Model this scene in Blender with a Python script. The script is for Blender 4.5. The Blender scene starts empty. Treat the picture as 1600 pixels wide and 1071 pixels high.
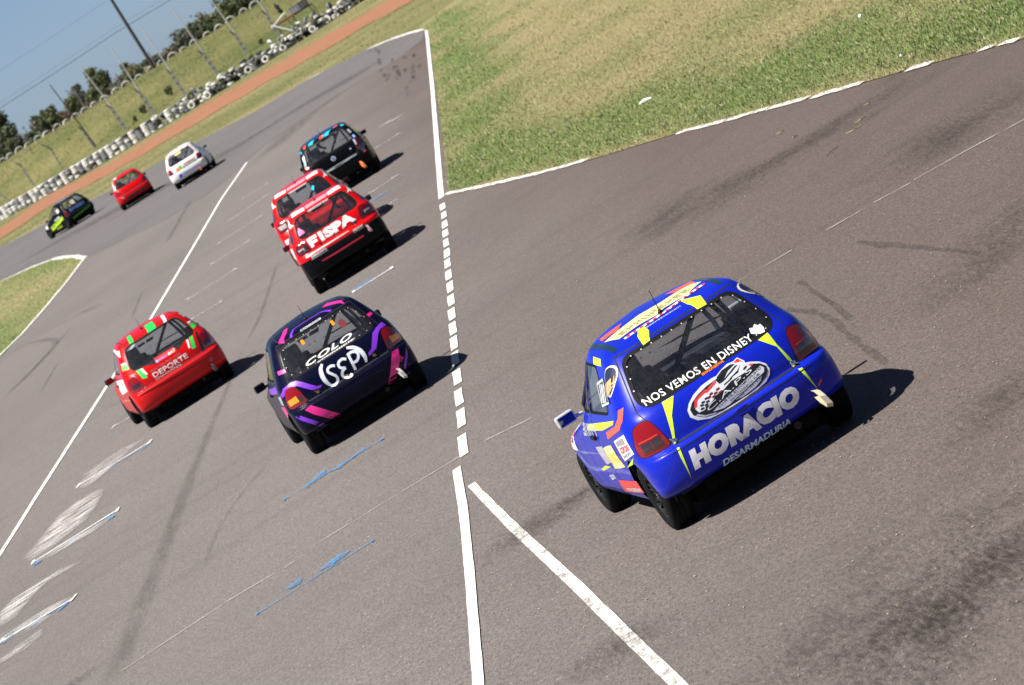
import bpy, bmesh, math, random
import numpy as np
from mathutils import Vector, Matrix, Quaternion
from mathutils.bvhtree import BVHTree
from math import radians, sin, cos, pi, atan2, sqrt

random.seed(7)
SC = bpy.context.scene
COL = SC.collection

# ------------------------------------------------------------------ camera
CF, CP, CR, CH = 6753.7, 0.0995229, -0.5565258, 4.93423   # focal (px of a 1600 wide frame), pitch, roll, height
_F = Vector((0, cos(CP), -sin(CP))); _R = Vector((1, 0, 0)); _U = _R.cross(_F)
CAM_R = cos(CR) * _R + sin(CR) * _U
CAM_U = -sin(CR) * _R + cos(CR) * _U
CAM_F = _F
cam_d = bpy.data.cameras.new('camera')
cam = bpy.data.objects.new('camera', cam_d); COL.objects.link(cam)
cam_d.sensor_width = 36.0; cam_d.lens = CF / 1600 * 36.0
cam_d.clip_start = 0.5; cam_d.clip_end = 6000
m = Matrix((CAM_R, CAM_U, -CAM_F)).transposed().to_4x4(); m.translation = (0, 0, CH)
cam.matrix_world = m
cam_d.dof.use_dof = True; cam_d.dof.focus_distance = 33.5; cam_d.dof.aperture_fstop = 7.2
SC.camera = cam

# ------------------------------------------------------------------ world, sun, exposure
w = bpy.data.worlds.new('World'); SC.world = w; w.use_nodes = True
nt = w.node_tree; bg = nt.nodes['Background']
sky = nt.nodes.new('ShaderNodeTexSky'); sky.sky_type = 'NISHITA'; sky.sun_disc = False
SUN = Vector((-0.60, -0.24, 1.0)).normalized()
sky.sun_elevation = math.asin(SUN.z); sky.sun_rotation = atan2(SUN.x, SUN.y)
sky.altitude = 0; sky.air_density = 0.34; sky.dust_density = 0.35; sky.ozone_density = 2.2
nt.links.new(sky.outputs[0], bg.inputs[0]); bg.inputs[1].default_value = 0.05
sd = bpy.data.lights.new('sun', 'SUN'); sd.energy = 5.0; sd.angle = radians(0.53); sd.color = (1.0, 0.955, 0.88)
so = bpy.data.objects.new('sun', sd); COL.objects.link(so)
so.rotation_euler = (-SUN).to_track_quat('-Z', 'Y').to_euler(); so.location = (-40, 30, 60)
SC.view_settings.view_transform = 'Standard'; SC.view_settings.look = 'None'
SC.view_settings.gamma = 1.0; SC.view_settings.use_curve_mapping = False
SC.view_settings.exposure = 0.95

# ------------------------------------------------------------------ helpers
def G(px, py, z=0.0):
    """the ground point under a spot of the surveyed photograph"""
    d = CAM_F + CAM_R * ((px - 800) / CF) - CAM_U * ((py - 535.5) / CF)
    t = (z - CH) / d.z
    return Vector((0, 0, CH)) + d * t

def tag(o, label=None, cat=None, group=None, kind=None):
    if label: o['label'] = label
    if cat: o['category'] = cat
    if group: o['group'] = group
    if kind: o['kind'] = kind
    return o

def link_mesh(name, me, mats, parent=None, smooth=False):
    if not isinstance(mats, (list, tuple)): mats = [mats]
    if len(me.materials) == 0:
        for x in mats: me.materials.append(x)
    o = bpy.data.objects.new(name, me); COL.objects.link(o)
    if parent: o.parent = parent
    if smooth:
        me.polygons.foreach_set('use_smooth', [True] * len(me.polygons))
    return o

def obj(name, bm, mats, parent=None, smooth=False, free=True):
    me = bpy.data.meshes.new(name); bm.to_mesh(me)
    if free: bm.free()
    return link_mesh(name, me, mats, parent, smooth)

def empty(name, loc, rz=0.0, label=None, cat=None, group=None):
    o = bpy.data.objects.new(name, None); COL.objects.link(o)
    o.location = loc; o.rotation_euler = (0, 0, rz); o.empty_display_size = 0.3
    return tag(o, label, cat, group)

def add_box(bm, c, s, rot=None, bevel=0.0):
    M = Matrix.Translation(c) @ (rot.to_4x4() if rot is not None else Matrix()) @ Matrix.Diagonal((*s, 1))
    r = bmesh.ops.create_cube(bm, size=1.0, matrix=M)
    if bevel:
        es = list({e for v in r['verts'] for e in v.link_edges})
        bmesh.ops.bevel(bm, geom=es, offset=bevel, segments=2, affect='EDGES', profile=0.6)

def add_tube(bm, pts, r, n=8, cap=True):
    """tube along a polyline; r is one radius or a list"""
    pts = [Vector(p) for p in pts]
    rs = r if isinstance(r, (list, tuple)) else [r] * len(pts)
    rings = []; prev = None
    for i, p in enumerate(pts):
        a = pts[max(i - 1, 0)]; b = pts[min(i + 1, len(pts) - 1)]
        t = (b - a).normalized()
        if prev is None:
            u = t.orthogonal().normalized()
        else:
            u = (prev - t * prev.dot(t)).normalized()
        prev = u; v = t.cross(u)
        rings.append([bm.verts.new(p + (u * cos(2 * pi * k / n) + v * sin(2 * pi * k / n)) * rs[i]) for k in range(n)])
    for a, b in zip(rings, rings[1:]):
        for k in range(n):
            bm.faces.new((a[k], a[(k + 1) % n], b[(k + 1) % n], b[k]))
    if cap:
        bm.faces.new(rings[0][::-1]); bm.faces.new(rings[-1])

def add_lathe(bm, prof, n=24, M=None):
    """prof: (radius, height) pairs turned round local z, then M"""
    M = M or Matrix(); rings = []
    for (r, h) in prof:
        if r < 1e-5:
            rings.append([bm.verts.new(M @ Vector((0, 0, h)))])
        else:
            rings.append([bm.verts.new(M @ Vector((r * cos(2 * pi * k / n), r * sin(2 * pi * k / n), h))) for k in range(n)])
    for a, b in zip(rings, rings[1:]):
        for k in range(n):
            k2 = (k + 1) % n
            if len(a) == 1 and len(b) == 1: continue
            if len(a) == 1: bm.faces.new((a[0], b[k2], b[k]))
            elif len(b) == 1: bm.faces.new((a[k], a[k2], b[0]))
            else: bm.faces.new((a[k], a[k2], b[k2], b[k]))

def sheet(name, pts, z, mat, kind='structure', jit=0.0):
    bm = bmesh.new()
    vs = [bm.verts.new((p[0], p[1], z)) for p in pts]
    f = bm.faces.new(vs)
    if f.normal.z < 0: f.normal_flip()
    f.normal_update()
    if f.normal.z < 0: f.normal_flip()
    bmesh.ops.triangulate(bm, faces=[f])
    return tag(obj(name, bm, mat), kind=kind)

# ------------------------------------------------------------------ materials
MATS = {}
class NT:
    def __init__(s, name):
        s.m = bpy.data.materials.new(name); s.m.use_nodes = True
        s.t = s.m.node_tree; s.p = s.t.nodes['Principled BSDF']; s.out = s.t.nodes['Material Output']
    def n(s, typ, **kw):
        x = s.t.nodes.new('ShaderNode' + typ)
        for k, v in kw.items(): setattr(x, k, v)
        return x
    def l(s, a, b): s.t.links.new(a, b)
    def noise(s, scale, detail=4, rough=0.55, vec=None, dim='3D'):
        x = s.n('TexNoise'); x.inputs['Scale'].default_value = scale
        x.inputs['Detail'].default_value = detail; x.inputs['Roughness'].default_value = rough
        if vec is not None: s.l(vec, x.inputs['Vector'])
        return x.outputs[0]
    def pos(s, sc=(1, 1, 1)):
        g = s.n('NewGeometry'); mp = s.n('Mapping'); mp.inputs['Scale'].default_value = sc
        s.l(g.outputs['Position'], mp.inputs['Vector']); return mp.outputs[0]
    def ocoord(s, sc=(1, 1, 1)):
        g = s.n('TexCoord'); mp = s.n('Mapping'); mp.inputs['Scale'].default_value = sc
        s.l(g.outputs['Object'], mp.inputs['Vector']); return mp.outputs[0]
    def ramp(s, fac, stops):
        r = s.n('ValToRGB'); e = r.color_ramp.elements
        while len(e) < len(stops): e.new(0.5)
        for el, (p, c) in zip(e, stops):
            el.position = p; el.color = (*c, 1) if len(c) == 3 else c
        s.l(fac, r.inputs[0]); return r.outputs[0]
    def rampv(s, fac, a, b):
        r = s.n('MapRange'); r.inputs[1].default_value = a; r.inputs[2].default_value = b
        s.l(fac, r.inputs[0]); return r.outputs[0]
    def mix(s, fac, a, b, mode='MIX'):
        x = s.n('Mix', data_type='RGBA', blend_type=mode)
        for sock, v in ((x.inputs[0], fac), (x.inputs[6], a), (x.inputs[7], b)):
            if isinstance(v, (int, float)): sock.default_value = v
            elif isinstance(v, (tuple, list)): sock.default_value = (*v, 1)
            else: s.l(v, sock)
        return x.outputs[2]
    def math(s, op, a, b=0.0):
        x = s.n('Math', operation=op)
        for sock, v in ((x.inputs[0], a), (x.inputs[1], b)):
            if isinstance(v, (int, float)): sock.default_value = v
            else: s.l(v, sock)
        return x.outputs[0]
    def bump(s, h, strength=0.3, dist=0.01):
        b = s.n('Bump'); b.inputs['Strength'].default_value = strength; b.inputs['Distance'].default_value = dist
        s.l(h, b.inputs['Height']); s.l(b.outputs[0], s.p.inputs['Normal'])
    def setc(s, c):
        if isinstance(c, tuple): s.p.inputs['Base Color'].default_value = (*c, 1)
        else: s.l(c, s.p.inputs['Base Color'])

def plain(name, c, rough=0.5, metal=0.0, coat=0.0, var=0.12, vs=9.0, spec=0.5):
    """single colour with a little grime in colour and gloss"""
    k = (name, c, rough, metal, coat)
    if k in MATS: return MATS[k]
    t = NT(name); n = t.noise(vs, 5, 0.6, t.ocoord())
    t.setc(t.mix(t.rampv(n, 0.35, 0.75), c, tuple(x * (1 - var) for x in c)))
    t.l(t.rampv(n, -1.2 + 0, 1.8), t.p.inputs['Roughness']) if False else None
    r = t.n('MapRange'); r.inputs[1].default_value = 0.3; r.inputs[2].default_value = 0.7
    r.inputs[3].default_value = rough * 0.85; r.inputs[4].default_value = min(1, rough * 1.2)
    t.l(n, r.inputs[0]); t.l(r.outputs[0], t.p.inputs['Roughness'])
    t.p.inputs['Metallic'].default_value = metal
    t.p.inputs['Coat Weight'].default_value = coat; t.p.inputs['Coat Roughness'].default_value = 0.06
    t.p.inputs['Specular IOR Level'].default_value = spec
    MATS[k] = t.m; return t.m

def paint(name, c, rough=0.35, coat=0.32, spec=0.12, dirt=0.16):
    """race-car paint: clear coat, road dust thickening near the ground"""
    k = ('paint', name)
    if k in MATS: return MATS[k]
    t = NT(name + '_paint'); oc = t.ocoord()
    n = t.noise(3.5, 6, 0.65, oc); n2 = t.noise(40, 3, 0.6, oc)
    sp = t.n('SeparateXYZ'); tc = t.n('TexCoord'); t.l(tc.outputs['Object'], sp.inputs[0])
    low = t.n('MapRange'); low.inputs[1].default_value = 0.75; low.inputs[2].default_value = 0.2
    low.inputs[3].default_value = 0.0; low.inputs[4].default_value = 0.5; t.l(sp.outputs[2], low.inputs[0])
    d = t.math('MULTIPLY', t.math('ADD', low.outputs[0], 0.10), t.rampv(t.math('ADD', t.math('MULTIPLY', n, 0.7), t.math('MULTIPLY', n2, 0.3)), 0.42, 0.72))
    t.setc(t.mix(t.math('MULTIPLY', d, dirt), c, (0.12, 0.10, 0.085)))
    t.l(t.math('ADD', t.math('MULTIPLY', d, 0.5), rough), t.p.inputs['Roughness'])
    t.p.inputs['Coat Weight'].default_value = coat; t.p.inputs['Coat Roughness'].default_value = 0.04; t.p.inputs['Specular IOR Level'].default_value = spec
    t.bump(t.noise(5, 2, 0.5, oc), 0.02, 0.05)
    MATS[k] = t.m; return t.m

def sticker(name, c, rough=0.4, var=0.10):
    return plain(name, c, rough, 0, 0.25, var, 14.0)

def glass_mat(name, tint, dust=0.10, extra=0.03):
    k = ('glass', name)
    if k in MATS: return MATS[k]
    t = NT(name); t.t.nodes.remove(t.p)
    tr = t.n('BsdfTransparent'); tr.inputs[0].default_value = (*tint, 1)
    gl = t.n('BsdfGlossy'); gl.inputs['Roughness'].default_value = 0.03; gl.inputs[0].default_value = (1, 1, 1, 1)
    gg = t.n('NewGeometry'); dt = t.n('VectorMath', operation='DOT_PRODUCT'); t.l(gg.outputs['Incoming'], dt.inputs[0]); t.l(gg.outputs['Normal'], dt.inputs[1])
    cs = t.math('SUBTRACT', 1.0, t.math('ABSOLUTE', dt.outputs['Value']))          # Schlick, the same from both faces of the pane
    fa = t.math('ADD', t.math('MULTIPLY', t.math('POWER', cs, 5.0), .93), .045 + extra)
    m1 = t.n('MixShader'); t.l(fa, m1.inputs[0]); t.l(tr.outputs[0], m1.inputs[1]); t.l(gl.outputs[0], m1.inputs[2])
    df = t.n('BsdfDiffuse'); df.inputs[0].default_value = (0.42, 0.40, 0.37, 1)
    oc = t.ocoord()
    nz = t.math('ADD', t.math('MULTIPLY', t.noise(5, 6, 0.7, oc), 0.6), t.math('MULTIPLY', t.noise(60, 3, 0.7, oc), 0.4))
    du = t.math('MULTIPLY', t.rampv(nz, 0.40, 0.75), dust)
    m2 = t.n('MixShader'); t.l(du, m2.inputs[0]); t.l(m1.outputs[0], m2.inputs[1]); t.l(df.outputs[0], m2.inputs[2])
    t.l(m2.outputs[0], t.out.inputs[0]); MATS[k] = t.m; return t.m
# ------------------------------------------------------------------ car body: rings stacked in height
def pchip(xs, ys):
    xs = np.array(xs, float); ys = np.array(ys, float); h = np.diff(xs); d = np.diff(ys) / h
    mm = np.zeros(len(xs)); mm[0] = d[0]; mm[-1] = d[-1]
    for i in range(1, len(xs) - 1):
        if d[i - 1] * d[i] > 0:
            w1 = 2 * h[i] + h[i - 1]; w2 = h[i] + 2 * h[i - 1]
            mm[i] = (w1 + w2) / (w1 / d[i - 1] + w2 / d[i])
    def f(x):
        i = int(min(max(np.searchsorted(xs, x) - 1, 0), len(xs) - 2)); t = (x - xs[i]) / h[i]
        t = min(max(t, 0), 1)
        return float((1 + 2 * t) * (1 - t) ** 2 * ys[i] + t * (1 - t) ** 2 * h[i] * mm[i] + t * t * (3 - 2 * t) * ys[i + 1] + t * t * (t - 1) * h[i] * mm[i + 1])
    return f

# height -> rear end, front end, half width; one set per body shape
SHAPES = {
 'round': dict(
  yr=[(.20,-1.30),(.24,-1.46),(.268,-1.66),(.292,-1.782),(.32,-1.822),(.36,-1.845),(.42,-1.858),(.50,-1.865),(.575,-1.862),(.597,-1.845),(.608,-1.79),(.622,-1.765),(.70,-1.762),(.80,-1.735),(.89,-1.69),(.94,-1.635),(.98,-1.595),(1.28,-1.345),(1.325,-1.30),(1.35,-1.245),(1.372,-1.10),(1.395,-.88),(1.412,-.6),(1.42,-.35)],
  yf=[(.20,1.70),(.36,1.86),(.55,1.87),(.63,1.84),(.685,1.75),(.745,1.45),(.805,1.10),(.845,.87),(.885,.78),(1.28,.20),(1.34,.05),(1.385,-.02),(1.41,-.1),(1.42,-.15)],
  w=[(.20,.735),(.27,.79),(.36,.808),(.50,.812),(.62,.812),(.75,.80),(.88,.775),(.95,.745),(1.28,.592),(1.33,.562),(1.358,.532),(1.38,.48),(1.398,.39),(1.412,.23),(1.42,.04)],
  ar=.46, af=.95, nr=3.5, nf=2.3, top=1.42),
 'square': dict(
  yr=[(.20,-1.42),(.235,-1.56),(.265,-1.68),(.30,-1.74),(.35,-1.77),(.41,-1.785),(.50,-1.80),(.60,-1.80),(.622,-1.785),(.635,-1.72),(.65,-1.70),(.74,-1.70),(.84,-1.685),(.93,-1.64),(.97,-1.60),(1.30,-1.36),(1.335,-1.31),(1.365,-1.20),(1.395,-.95),(1.415,-.6),(1.42,-.35)],
  yf=[(.20,1.70),(.36,1.84),(.55,1.86),(.63,1.84),(.685,1.78),(.745,1.50),(.805,1.10),(.845,.87),(.885,.78),(1.30,.18),(1.355,.03),(1.395,-.02),(1.415,-.1),(1.42,-.15)],
  w=[(.20,.735),(.27,.79),(.36,.805),(.50,.812),(.62,.815),(.75,.81),(.88,.79),(.95,.77),(1.30,.625),(1.345,.59),(1.37,.55),(1.393,.47),(1.41,.30),(1.417,.17),(1.42,.04)],
  ar=.36, af=.80, nr=3.8, nf=2.6, top=1.42),
}

class Skin:
    """closed body surface of one shape, with a lookup tree for draping prints on it"""
    def __init__(s, kind):
        S = SHAPES[kind]; s.kind = kind
        yr = pchip(*zip(*S['yr'])); yf = pchip(*zip(*S['yf'])); wd = pchip(*zip(*S['w']))
        zs = list(np.arange(.20, .57, .03)) + list(np.arange(.572, .66, .0085)) + list(np.arange(.67, 1.27, .033))
        z0 = zs[-1] + .02; T = S['top']
        zs += [T - (T - z0) * (1 - k / 15) ** 1.8 for k in range(16)]
        bm = bmesh.new(); rings = []
        for z in zs:
            a, b, wv = yr(z), yf(z), wd(z); L = b - a
            ar = min(S['ar'] * (1 - .42 * min(max((z - .85) / .4, 0), 1) - .22 * min(max((.62 - z) / .1, 0), 1)), L * .46); af = min(S['af'], L * .46); half = []
            NR, NS, NF = 18, 12, 12
            for k in range(NR):
                th = pi / 2 * k / NR
                half.append((wv * sin(th) ** (2 / S['nr']), a + ar * (1 - cos(th) ** (2 / S['nr']))))
            for k in range(NS):
                half.append((wv, a + ar + (L - ar - af) * k / NS))
            for k in range(NF + 1):
                th = pi / 2 * k / NF
                half.append((wv * max(cos(th), 0) ** (2 / S['nf']), b - af + af * sin(th) ** (2 / S['nf'])))
            def tap(x, y):
                t = min(max((y + 1.86) / 3.72, 0), 1)
                return x * (1 - .02 * (1 - min(t / .3, 1)) ** 2 - .05 * max((t - .7) / .3, 0) ** 2)
            half = [(tap(x, y), y) for x, y in half]
            ring = half + [(-x, y) for x, y in half[-2:0:-1]]
            rings.append([bm.verts.new((x, y, z)) for x, y in ring])
        n = len(rings[0])
        for r0, r1 in zip(rings, rings[1:]):
            for k in range(n):
                k2 = (k + 1) % n
                bm.faces.new((r0[k], r0[k2], r1[k2], r1[k]))
        bm.faces.new(rings[-1]); bm.faces.new(rings[0][::-1])
        bmesh.ops.recalc_face_normals(bm, faces=bm.faces)
        bm.normal_update()
        L = bm.verts.layers.float_vector.new('n0')
        for v in bm.verts:
            v[L] = v.normal
        for v in bm.verts:
            if v.co.z > T - .001: v[L] = Vector((0, 0, 1))
        s.bm = bm; s.bvh = BVHTree.FromBMesh(bm)
    def hit(s, side, u, v):
        if side == 'rear': o, d = Vector((u, -4, v)), Vector((0, 1, 0))
        elif side == 'left': o, d = Vector((-3, u, v)), Vector((1, 0, 0))
        elif side == 'right': o, d = Vector((3, u, v)), Vector((-1, 0, 0))
        elif side == 'top': o, d = Vector((u, v, 4)), Vector((0, 0, -1))
        else: o, d = Vector((u, 4, v)), Vector((0, -1, 0))
        p, nn, i, dist = s.bvh.ray_cast(o, d)
        return p, nn

_SK = {}
def skin(kind):
    if kind not in _SK: _SK[kind] = Skin(kind)
    return _SK[kind]

def ccw(poly):
    a = sum(p[0] * q[1] - q[0] * p[1] for p, q in zip(poly, poly[1:] + poly[:1]))
    return poly if a > 0 else poly[::-1]

def rounded(poly, r, n=4):
    """round the corners of a convex polygon"""
    out = []; N = len(poly)
    rs = r if isinstance(r, (list, tuple)) else [r] * N
    for i in range(N):
        p = Vector(poly[i]); a = (Vector(poly[i - 1]) - p); b = (Vector(poly[(i + 1) % N]) - p)
        k = min(rs[i], a.length * .45, b.length * .45)
        A = p + a.normalized() * k; B = p + b.normalized() * k
        for j in range(n + 1):
            t = j / n
            out.append(tuple(A * (1 - t) ** 2 + p * 2 * t * (1 - t) + B * t * t))
    return out

AX = {'rear': (0, 2), 'front': (0, 2), 'left': (1, 2), 'right': (1, 2), 'top': (0, 1)}
def side_ok(side, f):
    c = f.calc_center_median(); n = f.normal
    if side == 'rear': return c.y < -1.05 and n.y < -.02
    if side == 'front': return c.y > -.1 and n.y > .02
    if side == 'left': return c.x < -.3 and n.x < -.02
    if side == 'right': return c.x > .3 and n.x > .02
    return n.z > .02 and c.z > .6

def carve(bm, poly, side, extra=None):
    """cut a convex outline through the skin on one side; returns the faces inside"""
    iu, iv = AX[side]; poly = ccw([tuple(p) for p in poly])
    us = [p[0] for p in poly]; vs = [p[1] for p in poly]
    bm.normal_update()
    cand = []
    for f in bm.faces:
        if not side_ok(side, f) or (extra and not extra(f)): continue
        fu = [v.co[iu] for v in f.verts]; fv = [v.co[iv] for v in f.verts]
        if max(fu) < min(us) or min(fu) > max(us) or max(fv) < min(vs) or min(fv) > max(vs): continue
        cand.append(f)
    for p, q in zip(poly, poly[1:] + poly[:1]):
        du, dv = q[0] - p[0], q[1] - p[1]
        if abs(du) + abs(dv) < 1e-7: continue
        no = Vector((0, 0, 0)); no[iu] = -dv; no[iv] = du      # points inwards
        co = Vector((0, 0, 0)); co[iu] = p[0]; co[iv] = p[1]
        geom = list({e for f in cand for e in f.edges} | set(cand) | {v for f in cand for v in f.verts})
        r = bmesh.ops.bisect_plane(bm, geom=geom, plane_co=co, plane_no=no, dist=1e-6)
        fs = [g for g in r['geom'] if isinstance(g, bmesh.types.BMFace) and g.is_valid]
        no.normalize()
        cand = [f for f in set(fs) | {c for c in cand if c.is_valid} if (f.calc_center_median() - co).dot(no) > 0]
    return cand

def take(bm, faces, push=0.0, keep=False):
    """lift faces out of bm into a bmesh of their own (optionally pushed along their normals)"""
    nb = bmesh.new(); L0 = bm.verts.layers.float_vector['n0']; L1 = nb.verts.layers.float_vector.new('n0'); mp = {}
    for f in faces:
        vs = []
        for v in f.verts:
            if v not in mp:
                nv = nb.verts.new(v.co + v[L0].normalized() * push); nv[L1] = v[L0]; mp[v] = nv
            vs.append(mp[v])
        nb.faces.new(vs)
    if not keep: bmesh.ops.delete(bm, geom=list(faces), context='FACES')
    return nb

def panel(name, nb, mats, parent):
    """link a skin piece with the smooth normals of the uncut body"""
    L = nb.verts.layers.float_vector['n0']; nb.verts.index_update()
    ns = [tuple(v[L].normalized()) for v in nb.verts]
    me = bpy.data.meshes.new(name); nb.to_mesh(me); nb.free()
    me.polygons.foreach_set('use_smooth', [True] * len(me.polygons))
    me.normals_split_custom_set_from_vertices(ns)
    a = me.attributes.get('n0')
    if a: me.attributes.remove(a)
    return link_mesh(name, me, mats, parent)

def grid_cut(bm, step):
    for ax in (0, 1):
        if not bm.verts: return
        lo = min(v.co[ax] for v in bm.verts); hi = max(v.co[ax] for v in bm.verts)
        k = math.floor(lo / step) + 1
        while k * step < hi - 1e-6:
            no = Vector((0, 0, 0)); no[ax] = 1; co = Vector((0, 0, 0)); co[ax] = k * step
            bmesh.ops.bisect_plane(bm, geom=bm.verts[:] + bm.edges[:] + bm.faces[:], plane_co=co, plane_no=no, dist=1e-5)
            k += 1

def polys_bm(polys):
    bm = bmesh.new()
    for p in polys:
        try:
            f = bm.faces.new([bm.verts.new((a, b, 0)) for a, b in p])
        except ValueError: continue
    bmesh.ops.triangulate(bm, faces=bm.faces[:])
    return bm

_TX = {}
def text_tris(s, bold=0.0, shear=0.0, space=1.0, base=False):
    """flat mesh of a word, its box scaled to 1 x 1; returns verts, faces"""
    k = (s, bold, shear, space, base)
    if k in _TX: return _TX[k]
    cu = bpy.data.curves.new('lettering', 'FONT'); cu.body = s; cu.offset = bold; cu.shear = shear
    cu.space_character = space; cu.resolution_u = 3; cu.dimensions = '2D'; cu.fill_mode = 'FRONT'
    o = bpy.data.objects.new('lettering', cu); COL.objects.link(o)
    bpy.context.view_layer.update()
    me = o.evaluated_get(bpy.context.evaluated_depsgraph_get()).to_mesh()
    v = np.array([x.co[:] for x in me.vertices])[:, :2]; f = [tuple(p.vertices) for p in me.polygons]
    o.to_mesh_clear(); bpy.data.objects.remove(o); bpy.data.curves.remove(cu)
    lo = v.min(0); hi = v.max(0)
    if base and bold:      # keep the box of the plain letters, so outlines of one word stay concentric
        lo = lo + bold; hi = hi - bold
    v = (v - lo) / (hi - lo)
    _TX[k] = (v, f); return _TX[k]

def text_bm(s, p0, p1, h, lean=0.0, **kw):
    """word with its baseline from p0 to p1 and letter height h"""
    v, f = text_tris(s, **kw); bm = bmesh.new()
    a = Vector(p0); b = Vector(p1); d = b - a; up = Vector((-d.y, d.x)).normalized() * h + d.normalized() * lean
    vs = [bm.verts.new((*(a + d * x + up * y), 0)) for x, y in v]
    for q in f:
        try: bm.faces.new([vs[i] for i in q])
        except ValueError: pass
    return bm

def drape(bm, sk, side, off, step=0.045):
    """lay a flat print on the body, off metres proud of it"""
    grid_cut(bm, step); bad = []
    for v in bm.verts:
        p, n = sk.hit(side, v.co.x, v.co.y)
        if p is None: bad.append(v)
        else: v.co = p + n * off
    if bad: bmesh.ops.delete(bm, geom=bad, context='VERTS')
    bm.normal_update()
    ref = {'rear': Vector((0, -1, 0)), 'left': Vector((-1, 0, 0)), 'right': Vector((1, 0, 0)), 'top': Vector((0, 0, 1)), 'front': Vector((0, 1, 0))}[side]
    fl = [f for f in bm.faces if f.normal.dot(ref) < 0]
    if fl: bmesh.ops.reverse_faces(bm, faces=fl)
    return bm

def ribbon(pts, w):
    """2-D strip polygons along a polyline"""
    out = []; n = len(pts); L = []
    for i in range(n):
        a = Vector(pts[max(i - 1, 0)]); b = Vector(pts[min(i + 1, n - 1)]); d = (b - a).normalized()
        ww = w[i] if isinstance(w, (list, tuple)) else w
        nn = Vector((-d.y, d.x)) * ww / 2; L.append((Vector(pts[i]) + nn, Vector(pts[i]) - nn))
    for (a, b), (c, d) in zip(L, L[1:]): out.append([tuple(a), tuple(b), tuple(d), tuple(c)])
    return out

def ellipse(cx, cy, rx, ry, n=28, rot=0.0):
    return [(cx + rx * cos(t) * cos(rot) - ry * sin(t) * sin(rot), cy + rx * cos(t) * sin(rot) + ry * sin(t) * cos(rot)) for t in (2 * pi * k / n for k in range(n))]

# ------------------------------------------------------------------ the car
def mirror_poly(p): return [(-a, b) for a, b in p]

LAMPS = {
 'round': rounded([(.555, .622), (.768, .622), (.772, .71), (.715, .855), (.60, .865), (.565, .72)], [.03, .04, .08, .06, .06, .08], 4),
 'square': rounded([(.56, .66), (.76, .66), (.76, .90), (.70, .93), (.60, .92), (.565, .80)], .03, 3),
}
REARGLASS = {
 'round': rounded([(-.60, .925), (.60, .925), (.475, 1.285), (-.475, 1.285)], [.13, .13, .08, .08], 6),
 'square': rounded([(-.62, .95), (.62, .95), (.515, 1.305), (-.515, 1.305)], [.06, .06, .05, .05], 5),
}
FRONTGLASS = rounded([(-.64, .855), (.64, .855), (.50, 1.30), (-.50, 1.30)], .06, 3)
DOORGLASS = rounded([(-.30, .965), (.66, .965), (.22, 1.285), (-.30, 1.30)], .03, 3)
QUARTER = {'round': rounded([(-1.12, .97), (-.36, .965), (-.36, 1.30), (-.80, 1.29)], [.12, .03, .03, .06], 4),
           'square': rounded([(-1.28, .98), (-.36, .965), (-.36, 1.31), (-1.02, 1.30)], [.05, .03, .03, .05], 4)}

RUBBER = lambda: plain('tyre_rubber', (.007, .007, .0075), .85, 0, 0, .12, 9, .15)
BLACK = lambda: plain('black_plastic', (.007, .007, .008), .55, 0, 0, .12, 9, .2)
DARKMETAL = lambda: plain('dark_metal', (.035, .035, .038), .4, .7)
CHROME = lambda: plain('bright_metal', (.75, .75, .75), .2, 1.0)

_WHEEL = {}
def wheel_meshes():
    if _WHEEL: return _WHEEL
    M = Matrix.Rotation(pi / 2, 4, 'Y')
    R = .283; W = .10
    bm = bmesh.new()
    add_lathe(bm, [(.17, -W * .92), (.20, -W), (.245, -W), (.272, -W * .86), (R, -W * .66), (R, -W * .2), (R - .006, -W * .18), (R - .006, -W * .12), (R, -W * .1), (R, W * .1), (R - .006, W * .12), (R - .006, W * .18), (R, W * .2), (R, W * .66), (.272, W * .86), (.245, W), (.20, W), (.17, W * .92)], 40, M)
    me = bpy.data.meshes.new('tyre'); bm.to_mesh(me); bm.free(); me.polygons.foreach_set('use_smooth', [True] * len(me.polygons)); me.materials.append(RUBBER()); _WHEEL['tyre'] = me
    bm = bmesh.new()
    add_lathe(bm, [(.172, -W * .9), (.172, W * .9), (.158, W * .86), (.15, W * .3), (.148, -W * .5), (.0, -W * .5)], 32, M)
    for k in range(6):
        a = k * pi / 3
        Mx = M @ Matrix.Rotation(a, 4, 'Z')
        for sgn in (-1, 1):
            pts = [Mx @ Vector((.03, sgn * .016, W * .35)), Mx @ Vector((.09, sgn * .014, W * .55)), Mx @ Vector((.155, sgn * .03, W * .7))]
            add_tube(bm, pts, [.014, .012, .011], 6)
    add_lathe(bm, [(.05, W * .2), (.048, W * .5), (.03, W * .62), (0, W * .62)], 18, M)
    me = bpy.data.meshes.new('rim'); bm.to_mesh(me); bm.free(); me.materials.append(DARKMETAL()); _WHEEL['rim'] = me
    bm = bmesh.new()
    for k in range(4):
        Mx = M @ Matrix.Rotation(k * pi / 2 + .4, 4, 'Z') @ Matrix.Translation((.03, 0, W * .6))
        add_lathe(bm, [(.008, 0), (.008, .018), (0, .018)], 6, Mx)
    add_lathe(bm, [(.017, W * .6), (.015, W * .72), (0, W * .74)], 12, M)
    me = bpy.data.meshes.new('wheel_nut'); bm.to_mesh(me); bm.free(); me.materials.append(CHROME()); _WHEEL['nut'] = me
    return _WHEEL

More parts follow.
